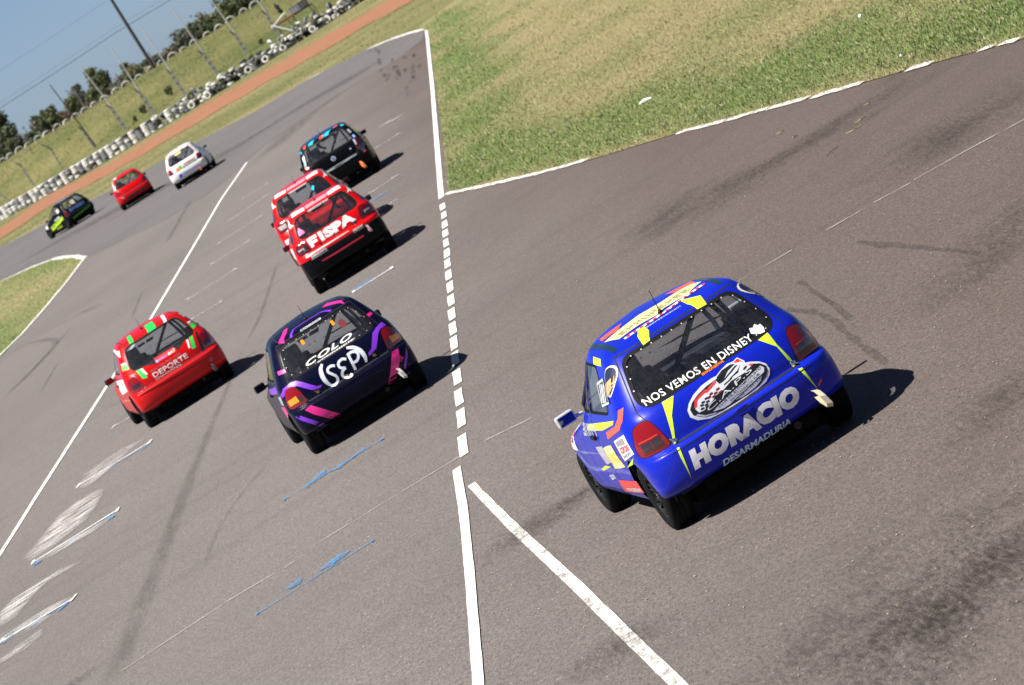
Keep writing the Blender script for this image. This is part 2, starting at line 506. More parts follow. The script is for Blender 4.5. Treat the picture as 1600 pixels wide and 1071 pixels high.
class Car:
    def __init__(s, name, kind, loc, rz, label, cols, opts=None, group=None):
        s.o = opts or {}; s.kind = kind; s.sk = skin(kind); s.n = {}
        s.root = empty(name, loc, rz, label, 'car', group)
        s.cols = cols
        s.build()
    # prints ---------------------------------------------------------
    def deco(s, name, bm, mat, side, off=.003, parent=None, step=.045):
        drape(bm, s.sk, side, off, step)
        if not bm.faces: bm.free(); return None
        return obj(name, bm, mat, parent or s.root, smooth=True)
    def shape(s, polys, mat, side='rear', off=.003, name='sticker', parent=None, step=.045):
        if polys and isinstance(polys[0][0], (int, float)): polys = [polys]
        return s.deco(name, polys_bm(polys), mat, side, off, parent, step)
    def strip(s, pts, w, mat, side='rear', off=.003, name='stripe', parent=None):
        return s.deco(name, polys_bm(ribbon(pts, w)), mat, side, off, parent)
    def text(s, t, p0, p1, h, mat, side='rear', off=.004, name='lettering', parent=None, lean=0.0, **kw):
        return s.deco(name, text_bm(t, p0, p1, h, lean, **kw), mat, side, off, parent)
    # body -----------------------------------------------------------
    def build(s):
        P = s.cols; R = s.root; sk = s.sk; o = s.o
        bm = sk.bm.copy()
        body_m = P['body']
        glass = glass_mat('car_glass', (.95, .965, .97), .05); sglass = glass; rear_g = glass_mat('dusty_rear_glass', (.72, .78, .86), .07, .10)
        K = s.kind
        # openings
        g_r = take(bm, carve(bm, REARGLASS[K], 'rear'), -.006)
        g_f = take(bm, carve(bm, FRONTGLASS, 'front'), -.006)
        g_s = []
        for sd in ('left', 'right'):
            g_s.append((sd, take(bm, carve(bm, DOORGLASS, sd), -.006), take(bm, carve(bm, QUARTER[K], sd), -.006)))
        lamps = [take(bm, carve(bm, LAMPS[K], 'rear', lambda f: f.calc_center_median().x > 0), .004),
                 take(bm, carve(bm, mirror_poly(LAMPS[K]), 'rear', lambda f: f.calc_center_median().x < 0), .004)]
        arch = lambda y: [(y + .335 * cos(a), .285 + .335 * sin(a)) for a in (2 * pi * k / 28 for k in range(28))]
        for sd in ('left', 'right'):
            for y in (-1.22, 1.22):
                fs = carve(bm, arch(y), sd)
                bmesh.ops.delete(bm, geom=fs, context='FACES')
        # lining: the inside face of the shell, two centimetres in
        lin = bmesh.new(); L0 = bm.verts.layers.float_vector['n0']; mp = {}
        for f in bm.faces:
            c = f.calc_center_median()
            if c.z < .24: continue
            vs = []
            for v in f.verts:
                if v not in mp: mp[v] = lin.verts.new(v.co - v[L0].normalized() * .022)
                vs.append(mp[v])
            try: lin.faces.new(vs[::-1])
            except ValueError: pass
        obj('inner_lining', lin, plain('lining', P.get('lining', (.03, .03, .035)), .6), R)
        # panels
        ledge = .603 if K == 'round' else .628
        box = lambda a, b, c, d: [(a, c), (b, c), (b, d), (a, d)]
        fs = carve(bm, box(-1.0, 1.0, .16, ledge), 'rear', lambda f: f.calc_center_median().y < -1.18)
        s.bumper = panel('rear_bumper', take(bm, fs), P.get('bumper', body_m), R)
        tg = rounded([(-.535, ledge), (.535, ledge), (.62, .92), (.50, 1.315), (-.50, 1.315), (-.62, .92)], .03, 2)
        s.gate = panel('tailgate', take(bm, carve(bm, tg, 'rear')), P.get('gate', body_m), R)
        door = [(-.335, .30), (.60, .30), (.72, .55), (.70, .95), (.245, 1.305), (-.335, 1.32)]
        s.doors = {}
        for sd in ('left', 'right'):
            s.doors[sd] = panel('door', take(bm, carve(bm, door, sd)), P.get('door', body_m), R)
        fs = carve(bm, [(-.60, .92), (.60, .92), (.55, 1.55), (-.55, 1.55)], 'top')
        s.hood = panel('bonnet', take(bm, fs), P.get('hood', body_m), R)
        roofp = rounded([(-.44, -1.16), (.44, -1.16), (.46, -.02), (-.46, -.02)], .05, 3)
        fs = carve(bm, roofp, 'top')
        s.roof = panel('roof_panel', take(bm, fs), P.get('roof', body_m), R)
        # underside goes dark
        fs = [f for f in bm.faces if f.normal.z < -.8 and f.calc_center_median().z < .22]
        if fs: panel('underbody', take(bm, fs), BLACK(), R)
        s.body = panel('body', bm, body_m, R)
        # glass
        s.rglass = panel('rear_window', g_r, P.get('rglass', rear_g), R)
        s.fglass = panel('windscreen', g_f, glass, R)
        s.sglass = {}
        for sd, a, b in g_s:
            s.sglass[sd] = panel('door_window', a, sglass, R); panel('quarter_window', b, sglass, R)
        # seals and shut lines
        seal = plain('rubber_seal', (.006, .006, .007), .7, 0, 0, .1, 9, .15); gap = plain('panel_gap', (.004, .004, .004), .8)
        rg = REARGLASS[K]; s.strip(rg + rg[:1], .028, P.get('seal', seal), 'rear', .002, 'window_seal', s.rglass)
        for sd in ('left', 'right'):
            for q in (DOORGLASS, QUARTER[K]):
                s.strip(q + q[:1], .018, seal, sd, .002, 'window_seal', s.sglass[sd])
            dl = [(-.345, 1.32), (-.345, .30), (.60, .29), (.73, .55), (.71, .95)]
            s.strip(dl, .009, gap, sd, .0015, 'shut_line', s.doors[sd])
            s.strip([(-1.16, ledge - .01), (-1.19, .45), (-1.16, .36)], .008, gap, sd, .0015, 'shut_line', s.bumper)
        s.strip([(-.50, 1.32)] + [(-.51 + .02 * 0, 1.318), (.51, 1.318)], .010, gap, 'rear', .0015, 'shut_line', s.gate)
        for sg in (-1, 1):
            s.strip([(sg * .54, ledge + .012), (sg * .628, .92), (sg * .506, 1.318)], .009, gap, 'rear', .0015, 'shut_line', s.gate)
        s.strip([(-.545, ledge + .010), (.545, ledge + .010)], .012, gap, 'rear', .0015, 'shut_line', s.gate)
        for sg in (-1, 1):
            s.strip([(sg * .462, -1.2), (sg * .478, -.02)], P.get('gutter_w', .018), P.get('gutter', gap), 'top', .0015, 'roof_gutter', s.roof)
        s.strip([(-.60, ledge - .030), (.60, ledge - .030)], .007, gap, 'rear', .0015, 'bumper_groove', s.bumper)
        # tail lamps
        for k, (sg, lb) in enumerate(zip((1, -1), lamps)):
            rim = [e for e in lb.edges if e.is_boundary]
            L = lb.verts.layers.float_vector['n0']
            # seat the lens: skirt round it reaching back to the body
            ext = bmesh.ops.extrude_edge_only(lb, edges=rim)
            for v in ext['geom']:
                if isinstance(v, bmesh.types.BMVert): v.co -= v[L].normalized() * .03
            lamp = panel('tail_lamp', lb, P['lamp'], R)
            lp = LAMPS[K] if sg > 0 else mirror_poly(LAMPS[K])
            s.strip(lp + lp[:1], .010, seal, 'rear', .002, 'lamp_seal', lamp)
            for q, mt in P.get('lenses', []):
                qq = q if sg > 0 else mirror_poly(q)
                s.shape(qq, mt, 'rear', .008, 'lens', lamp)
        # wheels and wheel houses
        W = wheel_meshes(); tr = o.get('track', .695)
        for sg in (-1, 1):
            for y in (-1.22, 1.22):
                we = bpy.data.objects.new('wheel', None); COL.objects.link(we); we.parent = R
                we.location = (sg * tr, y, .283); we.rotation_euler = (0, sg * .035, 0 if sg > 0 else pi)
                for k in ('tyre', 'rim'): link_mesh(k, W[k], [], we)
                link_mesh('wheel_nut', W['nut'], [], we)
                hb = bmesh.new()
                add_lathe(hb, [(.0, .40), (.338, .40), (.338, .745)], 28, Matrix.Translation((0, y, .285)) @ Matrix.Rotation(sg * pi / 2, 4, 'Y'))
                geo = [v for v in hb.verts if v.co.z < .285]; bmesh.ops.delete(hb, geom=geo, context='VERTS')
                obj('wheel_arch_liner', hb, BLACK(), R)
        # cabin
        fb = bmesh.new(); add_box(fb, (0, -.35, .27), (1.30, 2.4, .06)); add_box(fb, (0, .64, .70), (1.30, .26, .24), bevel=.05)
        add_box(fb, (0, -1.42, .50), (1.2, .16, .42), bevel=.04)
        obj('cabin_floor', fb, plain('cabin_dark', P.get('cabin', (.02, .02, .022)), .7), R)
        cage = bmesh.new(); r = .021
        zt = 1.30; hw = .50
        hoop = [(-.60, -.40, .28), (-.60, -.40, .85), (-hw - .02, -.40, 1.16), (-hw + .06, -.40, zt), (hw - .06, -.40, zt), (hw + .02, -.40, 1.16), (.60, -.40, .85), (.60, -.40, .28)]
        add_tube(cage, hoop, r, 8)
        for sg in (-1, 1):
            add_tube(cage, [(sg * (hw - .08), -.40, zt - .01), (sg * .50, -1.30, .68)], r, 8)
            add_tube(cage, [(sg * (hw - .06), -.40, zt), (sg * .44, .10, 1.27), (sg * .60, .66, .93), (sg * .62, .72, .4)], r, 8)
        add_tube(cage, [(hw - .08, -.41, zt - .02), (-.58, -.41, .42)], r * 1.15, 8)
        add_tube(cage, [(-.6, -.40, .80), (.6, -.40, .80)], r, 8)
        add_tube(cage, [(-hw + .05, .10, 1.27), (hw - .05, .10, 1.27)], r, 8)
        obj('roll_cage', cage, plain('cage', P.get('cage', (.015, .015, .02)), .4), R)
        st = bmesh.new(); x0 = -.36
        add_box(st, (x0, -.05, .42), (.46, .46, .12), bevel=.04)
        add_box(st, (x0, -.30, .72), (.44, .10, .62), Matrix.Rotation(radians(-14), 3, 'X'), .04)
        add_box(st, (x0, -.40, 1.08), (.26, .10, .20), Matrix.Rotation(radians(-14), 3, 'X'), .04)
        for sg in (-1, 1): add_box(st, (x0 + sg * .23, -.24, .78), (.06, .22, .34), bevel=.03)
        obj('bucket_seat', st, plain('seat_cloth', P.get('seat', (.03, .03, .035)), .8), R)
        dm = bmesh.new(); add_tube(dm, [(0, .30, 1.27), (0, .24, 1.24)], .008, 6); add_box(dm, (0, .22, 1.215), (.24, .03, .065), bevel=.012)
        obj('cabin_mirror', dm, BLACK(), R)
        sw = bmesh.new(); Ms = Matrix.Translation((x0, .36, .80)) @ Matrix.Rotation(radians(-65), 4, 'X')
        add_tube(sw, [Ms @ Vector((.165 * cos(a), .165 * sin(a), 0)) for a in (2 * pi * k / 20 for k in range(21))], .014, 6, False)
        add_tube(sw, [Ms @ Vector((-.16, 0, 0)), Ms @ Vector((.16, 0, 0))], .012, 6); add_tube(sw, [Ms @ Vector((0, 0, 0)), Ms @ Vector((0, -.05, -.2))], .02, 6)
        obj('steering_wheel', sw, BLACK(), R)
        # door mirrors
        for sg in (-1, 1):
            mm = o.get('mirror', dict(x=.83, y=.54, z=.88, w=.15, h=.10, tilt=.10))
            mb = bmesh.new()
            rot = Matrix.Rotation(sg * -mm['tilt'], 3, 'Z')
            add_box(mb, (sg * mm['x'], mm['y'] + .04, mm['z']), (mm['w'], .08, mm['h']), rot, .022)
            add_tube(mb, [(sg * .66, mm['y'] + .06, mm['z'] - .03), (sg * (mm['x'] - .05), mm['y'] + .05, mm['z'] - .02)], .016, 6)
            mo = obj('door_mirror', mb, P.get('mirror', BLACK()), R, smooth=False)
            gb = bmesh.new(); add_box(gb, (sg * mm['x'], mm['y'] - .004, mm['z']), (mm['w'] - .03, .006, mm['h'] - .026), rot)
            obj('mirror_glass', gb, plain('mirror_glass', (.10, .11, .13), .05, 1.0), mo)
        # door handles
        for sd, sg in (('left', -1), ('right', 1)):
            p, n = sk.hit(sd, -.24, .775); hb = bmesh.new(); add_box(hb, p + n * .008, (.03, .15, .035), bevel=.010); obj('door_handle', hb, BLACK(), s.doors[sd])
        # antenna
        if o.get('antenna', True):
            ab = bmesh.new(); ax, ay = o.get('antenna_at', (0.0, -1.0)); p, n = sk.hit('top', ax, ay)
            add_lathe(ab, [(.022, 0), (.018, .02), (.008, .035), (0, .036)], 10, Matrix.Translation(p))
            add_tube(ab, [p + Vector((0, 0, .02)), p + Vector((0, -.07, .20))], [.004, .0025], 5)
            obj('antenna', ab, BLACK(), R)
        ub = bmesh.new(); add_box(ub, (0, -.12, .165), (1.12, 2.75, .13), bevel=.02); add_box(ub, (0, -1.60, .225), (.95, .22, .10), bevel=.03)
        obj('under_car_blocker', ub, plain('blocker_black', (.004, .004, .004), .9, 0, 0, .1, 9, .1), R)  # boxes at floor height, added to block light so the underside goes black
        # exhaust and rear axle beam seen under the bumper
        eb = bmesh.new(); add_tube(eb, [(-.62, -1.22, .27), (.62, -1.22, .27)], .035, 8)
        add_tube(eb, [(.28, -1.0, .22), (.30, -1.6, .24), (.30, -1.74, .24)], .03, 8)
        add_box(eb, (.0, -1.45, .26), (.55, .3, .12), bevel=.03)
        obj('rear_axle', eb, plain('axle_steel', (.01, .01, .01), .7), R)
# ------------------------------------------------------------------ the ground
def grass_mat(name, green, dry, attr=False, s1=0.5, bias=0.5):
    t = NT(name); ps = t.pos()
    n1 = t.noise(s1, 5, 0.6, ps); n2 = t.noise(6, 5, 0.7, ps); n3 = t.noise(45, 3, 0.7, ps)
    mixn = t.math('ADD', t.math('MULTIPLY', n1, .55), t.math('ADD', t.math('MULTIPLY', n2, .3), t.math('MULTIPLY', n3, .15)))
    if attr:
        a = t.n('Attribute'); a.attribute_name = 'lush'
        f = t.math('ADD', t.math('MULTIPLY', a.outputs['Fac'], .75), t.math('MULTIPLY', t.math('SUBTRACT', mixn, .5), 2.2))
        f = t.rampv(f, 0.0, .8)
    else:
        f = t.rampv(mixn, bias - .10, bias + .10)
    c = t.mix(f, dry, green)
    c = t.mix(t.rampv(n3, .35, .7), c, t.mix(1.0, c, (.6, .6, .6), 'MULTIPLY'))
    t.setc(c); t.p.inputs['Roughness'].default_value = .95; t.p.inputs['Specular IOR Level'].default_value = .15
    t.bump(t.math('ADD', n3, n2), .9, .05); return t.m

def asphalt_mat(name, c, patch=.25, streak=.3, lane=0.0):
    t = NT(name); ps = t.pos((1, .32, 1))
    fine = t.noise(70, 3, .75, ps); mid = t.noise(7, 5, .65, ps); big = t.noise(.22, 4, .55, ps)
    st = t.noise(1.0, 4, .6, t.pos((.10, .9, 1)))
    sp = t.noise(38, 1, .5, ps)
    fine2 = t.noise(28, 4, .75, ps)
    a = t.mix(t.rampv(t.math('ADD', t.math('MULTIPLY', fine, .5), t.math('MULTIPLY', fine2, .5)), .40, .60), tuple(x * .60 for x in c), tuple(min(1, x * 1.40) for x in c))
    a = t.mix(t.math('MULTIPLY', t.rampv(mid, .45, .72), .30), a, tuple(x * .58 for x in c))
    a = t.mix(t.math('MULTIPLY', t.rampv(big, .42, .66), patch), a, tuple(x * .62 for x in c))
    a = t.mix(t.math('MULTIPLY', t.rampv(st, .52, .72), streak), a, tuple(x * .5 for x in c))
    a = t.mix(t.math('MULTIPLY', t.rampv(sp, .70, .76), .6), a, (.42, .36, .29)); a = t.mix(t.math('MULTIPLY', t.rampv(t.noise(31, 2, .5, ps), .66, .72), .55), a, (.03, .026, .024))
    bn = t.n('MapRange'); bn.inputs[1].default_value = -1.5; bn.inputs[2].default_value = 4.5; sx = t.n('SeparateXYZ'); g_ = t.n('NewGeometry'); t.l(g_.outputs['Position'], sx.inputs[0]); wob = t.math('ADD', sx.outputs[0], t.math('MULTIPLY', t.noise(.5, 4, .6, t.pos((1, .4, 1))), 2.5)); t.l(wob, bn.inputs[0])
    a = t.mix(t.math('MULTIPLY', bn.outputs[0], lane), a, t.mix(1.0, a, (.66, .57, .52), 'MULTIPLY'))  # right lane's own browner tone, deepened to paint in vignette darkening
    t.setc(a)
    r = t.n('MapRange'); r.inputs[3].default_value = .72; r.inputs[4].default_value = .95; t.l(fine, r.inputs[0]); t.l(r.outputs[0], t.p.inputs['Roughness'])
    t.p.inputs['Specular IOR Level'].default_value = .25
    t.bump(fine, .7, .006); return t.m

def worn(name, c, lo=.30, hi=.55, scale=14, stretch=(1, .35, 1), alpha=1.0, rough=.7):
    """paint, rubber or chalk lying thin on the road: the road shows through where it has worn away"""
    t = NT(name); ps = t.pos(stretch)
    n = t.math('ADD', t.math('MULTIPLY', t.noise(scale, 5, .7, ps), .6), t.math('MULTIPLY', t.noise(scale * 7, 3, .7, t.pos()), .4))
    t.setc(t.mix(t.rampv(t.noise(9, 4, .6, t.pos()), .3, .7), tuple(x * .85 for x in c), c))
    t.p.inputs['Roughness'].default_value = rough; t.p.inputs['Specular IOR Level'].default_value = .25
    t.l(t.math('MULTIPLY', t.rampv(n, lo, hi), alpha), t.p.inputs['Alpha']); return t.m

def terrain_wall(x):
    """where the tyre wall runs"""
    return 333.0 + (.075 if x < -10 else .045) * (x + 10) ** 2

def bank(x, y):
    d = y - terrain_wall(x) - 3.0
    if d <= 0: return 0.0
    hs = [(0, 0), (3, .25), (8, .85), (20, 2.35), (32, 3.55), (40, 4.0), (47, 4.05), (60, 3.6), (120, 3.0), (500, 2.5)]
    for (a, b), (c, e) in zip(hs, hs[1:]):
        if d <= c: return b + (e - b) * (d - a) / (c - a)
    return 2.5

A_GREEN = (.15, .205, .066); A_DRY = (.35, .295, .155)
m_verge = grass_mat('verge_grass', (.14, .16, .055), (.30, .255, .13), s1=.09)
m_bank = grass_mat('bank_grass', (.10, .125, .040), (.205, .19, .078), s1=.12, bias=.50)
m_infield = grass_mat('infield_grass', A_GREEN, A_DRY, True)
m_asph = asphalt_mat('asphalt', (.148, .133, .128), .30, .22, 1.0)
m_asph_dark = asphalt_mat('asphalt_track', (.122, .113, .113), .25, .30)

sheet('ground', [(-2500, -200), (2500, -200), (2500, 5000), (-2500, 5000)], -.012, m_verge)
# paddock lane and straight: one broad asphalt sheet up to the outer edge of the track
edge = [G(*p) for p in ((-60, 425), (0, 387), (80, 345), (173, 297), (257, 249), (313, 219), (401, 173), (482, 124), (576, 76), (625, 55), (664, 46))]
edge = [(p.x, p.y) for p in edge]; edge = [(-75, edge[0][1] + 22)] + edge
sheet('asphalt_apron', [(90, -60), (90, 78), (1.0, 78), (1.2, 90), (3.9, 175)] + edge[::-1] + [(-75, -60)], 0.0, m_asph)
tin = [G(*p) for p in ((660, 62), (622, 92), (560, 128), (482, 178), (405, 235), (335, 297), (262, 342), (200, 372), (132, 404), (60, 418), (0, 447), (-60, 480))]
tin = [(p.x, p.y) for p in tin] + [(-75, G(-60, 480).y + 40)]
sheet('racing_track', edge[::-1] + tin[::-1], .005, m_asph_dark) if False else sheet('racing_track', edge + tin, .005, m_asph_dark)

def poly_inside(pts, x, y):
    c = False; n = len(pts)
    for i in range(n):
        a = pts[i]; b = pts[i - 1]
        if (a[1] > y) != (b[1] > y) and x < (b[0] - a[0]) * (y - a[1]) / (b[1] - a[1]) + a[0]: c = not c
    return c
def seg_dist(pl, x, y):
    best = 1e9
    for a, b in zip(pl, pl[1:]):
        dx, dy = b[0] - a[0], b[1] - a[1]; L = dx * dx + dy * dy
        t = min(max(((x - a[0]) * dx + (y - a[1]) * dy) / L, 0), 1)
        best = min(best, math.hypot(x - a[0] - t * dx, y - a[1] - t * dy))
    return best

R_EDGE = [(p.x, p.y) for p in (G(*q) for q in ((1760, 20), (1592, 64), (1420, 110), (1350, 130), (1262, 155), (1200, 171), (1060, 209), (918, 252), (703, 303)))]
L_EDGE = [(p.x, p.y) for p in (G(*q) for q in ((703, 303), (690, 200), (678, 110), (670, 50), (655, 42)))]
INFIELD = R_EDGE + L_EDGE[1:] + [(4.2, 190), (30, 230), (60, 230), (60, 30)]
ISLAND = [(p.x, p.y) for p in (G(*q) for q in ((131, 406), (105, 440), (70, 482), (35, 522), (-15, 575), (-60, 462), (0, 441), (50, 419), (85, 406), (118, 402)))]

_k = ISLAND.index(min(ISLAND, key=lambda p: p[1])); ISLAND = ISLAND[:_k + 1] + [(-13.4, 95), (-15.0, 50), (-75, 50), (-75, 215)] + ISLAND[_k + 1:]
def lush(x, y):
    if y < 120 and x < -3: pass
    d1 = seg_dist(R_EDGE, x, y); d2 = seg_dist(L_EDGE, x, y)
    g = .95 * math.exp(-(max(d1 - .5, 0) / 3.0) ** 1.5) * (1 - .75 * math.exp(-d1 / .25)) + .9 * math.exp(-((d2 - .9) / 1.1) ** 2) * (1 if y < 185 else .3)
    g += .16 * (sin(x * 1.3 + y * .31) + sin(y * .47 - x * .6 + 1.1)) + .12
    return min(max(g, 0), 1)

def grass_sheet(name, pts, z, step, fn, mat):
    bm = bmesh.new(); f = bm.faces.new([bm.verts.new((a, b, 0)) for a, b in pts])
    bmesh.ops.triangulate(bm, faces=[f]); grid_cut(bm, step)
    for v in bm.verts: v.co.z = z
    bm.normal_update()
    fl = [f for f in bm.faces if f.normal.z < 0]
    if fl: bmesh.ops.reverse_faces(bm, faces=fl)
    o = obj(name, bm, mat); me = o.data
    at = me.attributes.new('lush', 'FLOAT', 'POINT')
    at.data.foreach_set('value', [fn(v.co.x, v.co.y) for v in me.vertices])
    return tag(o, kind='structure')
isl_lush = lambda x, y: min(max(.80 + .28 * sin(x * .9 + y * .11) - .38 * math.exp(-((y - 160 - x * .0) / 9) ** 2), 0), 1)
grass_sheet('infield_grass', INFIELD, .012, 1.6, lush, m_infield)
grass_sheet('grass_island', ISLAND, .012, 2.0, isl_lush, m_infield)

# blades standing on it
def blade_mat():
    t = NT('grass_blades'); a = t.n('Attribute'); a.attribute_name = 'tint'
    t.setc(a.outputs['Color']); t.p.inputs['Roughness'].default_value = .75
    t.p.inputs['Specular IOR Level'].default_value = .2
    tr = t.n('BsdfTranslucent'); t.l(a.outputs['Color'], tr.inputs[0])
    mx = t.n('MixShader'); mx.inputs[0].default_value = .30
    t.l(t.p.outputs[0], mx.inputs[1]); t.l(tr.outputs[0], mx.inputs[2]); t.l(mx.outputs[0], t.out.inputs[0]); return t.m
m_blade = blade_mat()
rng = np.random.default_rng(11)
def blades(name, pts, hts, tints, per=4, wid=.2):
    """tufts: per blades each; pts (n,3), hts (n,), tints (n,3)"""
    n = len(pts); P = np.repeat(np.array(pts), per, 0); Hh = np.repeat(np.array(hts), per) * rng.uniform(.55, 1.25, n * per)
    T = np.repeat(np.array(tints), per, 0) * rng.uniform(.86, 1.14, (n * per, 1))
    a = rng.uniform(0, 2 * pi, n * per); ln = rng.uniform(.15, .95, n * per) * Hh
    P = P + np.stack([rng.normal(0, .5, n * per) * Hh, rng.normal(0, .5, n * per) * Hh, 0 * Hh], 1)
    w = Hh * wid * rng.uniform(.6, 1.3, n * per)
    s = np.stack([np.cos(a), np.sin(a), 0 * a], 1); q = rng.uniform(0, 2 * pi, n * per)
    tip = P + np.stack([np.cos(q) * ln, np.sin(q) * ln, Hh], 1)
    V = np.stack([P - s * w[:, None] / 2, P + s * w[:, None] / 2, tip], 1).reshape(-1, 3)
    me = bpy.data.meshes.new(name); N = n * per
    me.vertices.add(3 * N); me.vertices.foreach_set('co', V.ravel())
    me.loops.add(3 * N); me.loops.foreach_set('vertex_index', np.arange(3 * N))
    me.polygons.add(N); me.polygons.foreach_set('loop_start', np.arange(N) * 3)
    me.update(calc_edges=True)
    nr = np.stack([rng.normal(0, .16, N), rng.normal(0, .16, N), np.ones(N)], 1); nr /= np.linalg.norm(nr, axis=1)[:, None]
    me.polygons.foreach_set('use_smooth', [True] * N); me.normals_split_custom_set_from_vertices(np.repeat(nr, 3, 0))
    at = me.attributes.new('tint', 'FLOAT_COLOR', 'POINT')
    C = np.ones((3 * N, 4)); C[:, :3] = np.repeat(np.clip(T, 0, 1), 3, 0); at.data.foreach_set('color', C.ravel())
    return tag(link_mesh(name, me, m_blade), kind='stuff')

def in_view(x, y, z=0.0, m=160):
    d = Vector((x, y, z - CH)); zz = d.dot(CAM_F)
    px = 800 + CF * d.dot(CAM_R) / zz; py = 535.5 - CF * d.dot(CAM_U) / zz
    return -m < px < 1600 + m and -m < py < 1071 + m
G1 = np.array((.200, .275, .092)); D1 = np.array((.440, .380, .205)); D2 = np.array((.48, .43, .27))
pts, hts, tn = [], [], []
cnt = 0
while len(pts) < 85000 and cnt < 1200000:
    cnt += 1
    y = 44.0 / (1 - random.random() * (1 - 44.0 / 215)) ; x = random.uniform(-1, 1) * (.16 * y + 1) + .05 * y
    if not in_view(x, y) or not poly_inside(INFIELD, x, y): continue
    g = lush(x, y) + random.gauss(0, .15) + .12 * sin(x * 2.1 + y * .9) * sin(y * .33)
    k = min(max(g, 0), 1)
    c = D1 * (1 - k) + G1 * k
    if random.random() < .12: c = D2
    pts.append((x, y, .01)); hts.append(random.uniform(.018, .040) * (.75 + y / 130) * (.8 + .4 * k)); tn.append(c)
blades('infield_grass_blades', pts, hts, tn, 4, .26)
pts, hts, tn = [], [], []
for _ in range(90000):
    x = random.uniform(-26, -11); y = random.uniform(105, 205)
    if len(pts) > 20000 or not poly_inside(ISLAND, x, y): continue
    k = min(max(isl_lush(x, y) + random.gauss(0, .2), 0), 1)
    pts.append((x, y, .01)); hts.append(random.uniform(.035, .075)); tn.append((D1 * (1 - k) + G1 * k) * 1.12)
blades('island_grass_blades', pts, hts, tn, 3, .3)

# dirt strip beyond the outer verge
top = [(-75, 372)] + [(p.x, p.y) for p in (G(*q) for q in ((-60, 388), (0, 357), (76, 305), (169, 257), (281, 189), (361, 140.6), (482, 72), (594, 8), (700, -48)))]
bot = [(-75, 345)] + [(p.x, p.y) for p in (G(*q) for q in ((-60, 406), (0, 374), (80, 321), (193, 261), (281, 209), (361, 162), (482, 92), (602, 24), (700, -30)))]
def rough_edge(pl, amp, step=2.0):
    out = []
    for a, b in zip(pl, pl[1:]):
        n = max(1, int(math.hypot(b[0] - a[0], b[1] - a[1]) / step))
        for k in range(n):
            t = k / n; out.append((a[0] + (b[0] - a[0]) * t, a[1] + (b[1] - a[1]) * t + random.gauss(0, amp)))
    return out + [pl[-1]]
td = NT('bare_earth'); n_ = td.noise(.5, 6, .65, td.pos((1, .3, 1))); n2_ = td.noise(5, 4, .7, td.pos())
td.setc(td.mix(td.rampv(n2_, .35, .65), td.mix(td.rampv(n_, .35, .65), (.27, .108, .050), (.31, .150, .078)), (.20, .085, .042)))
td.p.inputs['Roughness'].default_value = 1; td.bump(n2_, .8, .08)
sheet('dirt_strip', rough_edge(top, 2.2) + rough_edge(bot, 2.0)[::-1], .015, td.m)

# the embankment behind the tyre wall
bm = bmesh.new(); xs = np.arange(-75, 61, 2.5); ds = [0, 3, 5.5, 8, 11, 15, 20, 26, 32, 36, 40, 44, 47, 52, 60, 90, 130, 300]
rows = []
for d in ds:
    row = []
    for x in xs:
        y = terrain_wall(x) + 3.0 + d
        z = bank(x, y) + (.0 if d == 0 else (.07 * sin(x * .9 + d) + .05 * sin(x * .37 - d * .8)))
        row.append(bm.verts.new((x, y, z - (.03 if d == 0 else 0))))
    rows.append(row)
for a, b in zip(rows, rows[1:]):
    for k in range(len(xs) - 1): bm.faces.new((a[k], a[k + 1], b[k + 1], b[k]))
tag(obj('embankment', bm, m_bank, smooth=True), kind='structure')
pts, hts, tn = [], [], []
for _ in range(26000):
    x = random.uniform(-42, 12); d = random.uniform(.3, 50); y = terrain_wall(x) + 3.0 + d
    k = min(max(.45 + .3 * sin(x * .5 + d * .25) + random.gauss(0, .25), 0), 1)
    pts.append((x, y, bank(x, y))); hts.append(random.uniform(.07, .14)); tn.append((D1 * .75 * (1 - k) + np.array((.075, .105, .03)) * k))
for _ in range(26000):
    t = random.random(); i = random.randrange(len(top) - 1)
    x = random.uniform(-36, 10); y = random.uniform(200, terrain_wall(x) + 2)
    if poly_inside(edge + [(60, 200), (60, -50), (-60, -50)], x, y) : continue
    if poly_inside(top + bot[::-1], x, y) and random.random() < .985: continue
    k = min(max(.4 + .35 * sin(y * .12 + x * .3) + random.gauss(0, .25), 0), 1)
    pts.append((x, y, 0)); hts.append(random.uniform(.04, .08)); tn.append(D1 * .9 * (1 - k) + np.array((.085, .125, .035)) * k)
blades('verge_grass_blades', pts, hts, tn, 3, .35)

# ------------------------------------------------------------------ paint, chalk and rubber on the road
Z1, Z2, Z3 = .010, .014, .018
m_white = worn('road_paint_white', (.80, .78, .74), .22, .42, 10)
m_wornwhite = worn('worn_road_paint', (.74, .72, .68), .36, .54, 9)
m_chalk = worn('chalk', (.62, .60, .58), .40, .56, 16, alpha=.9)
m_scuff = worn('scuffed_chalk', (.62, .59, .57), .46, .62, 9, (.5, 1.0, 1), .62)
m_blue = worn('blue_chalk', (.06, .25, .52), .36, .56, 12, alpha=.72)
m_rub = worn('tyre_rubber_marks', (.02, .019, .02), .40, .68, 6, (1, .15, 1), .55)
m_rub2 = worn('faint_rubber', (.022, .021, .022), .42, .74, 4, (1, .12, 1), .34)
m_crack = worn('crack_filler', (.03, .027, .025), .40, .62, 14, (1, 1, 1), .45)
m_debris = worn('debris_and_vignette', (.016, .014, .013), .50, .62, 5, (.45, 1.0, 1), .72)

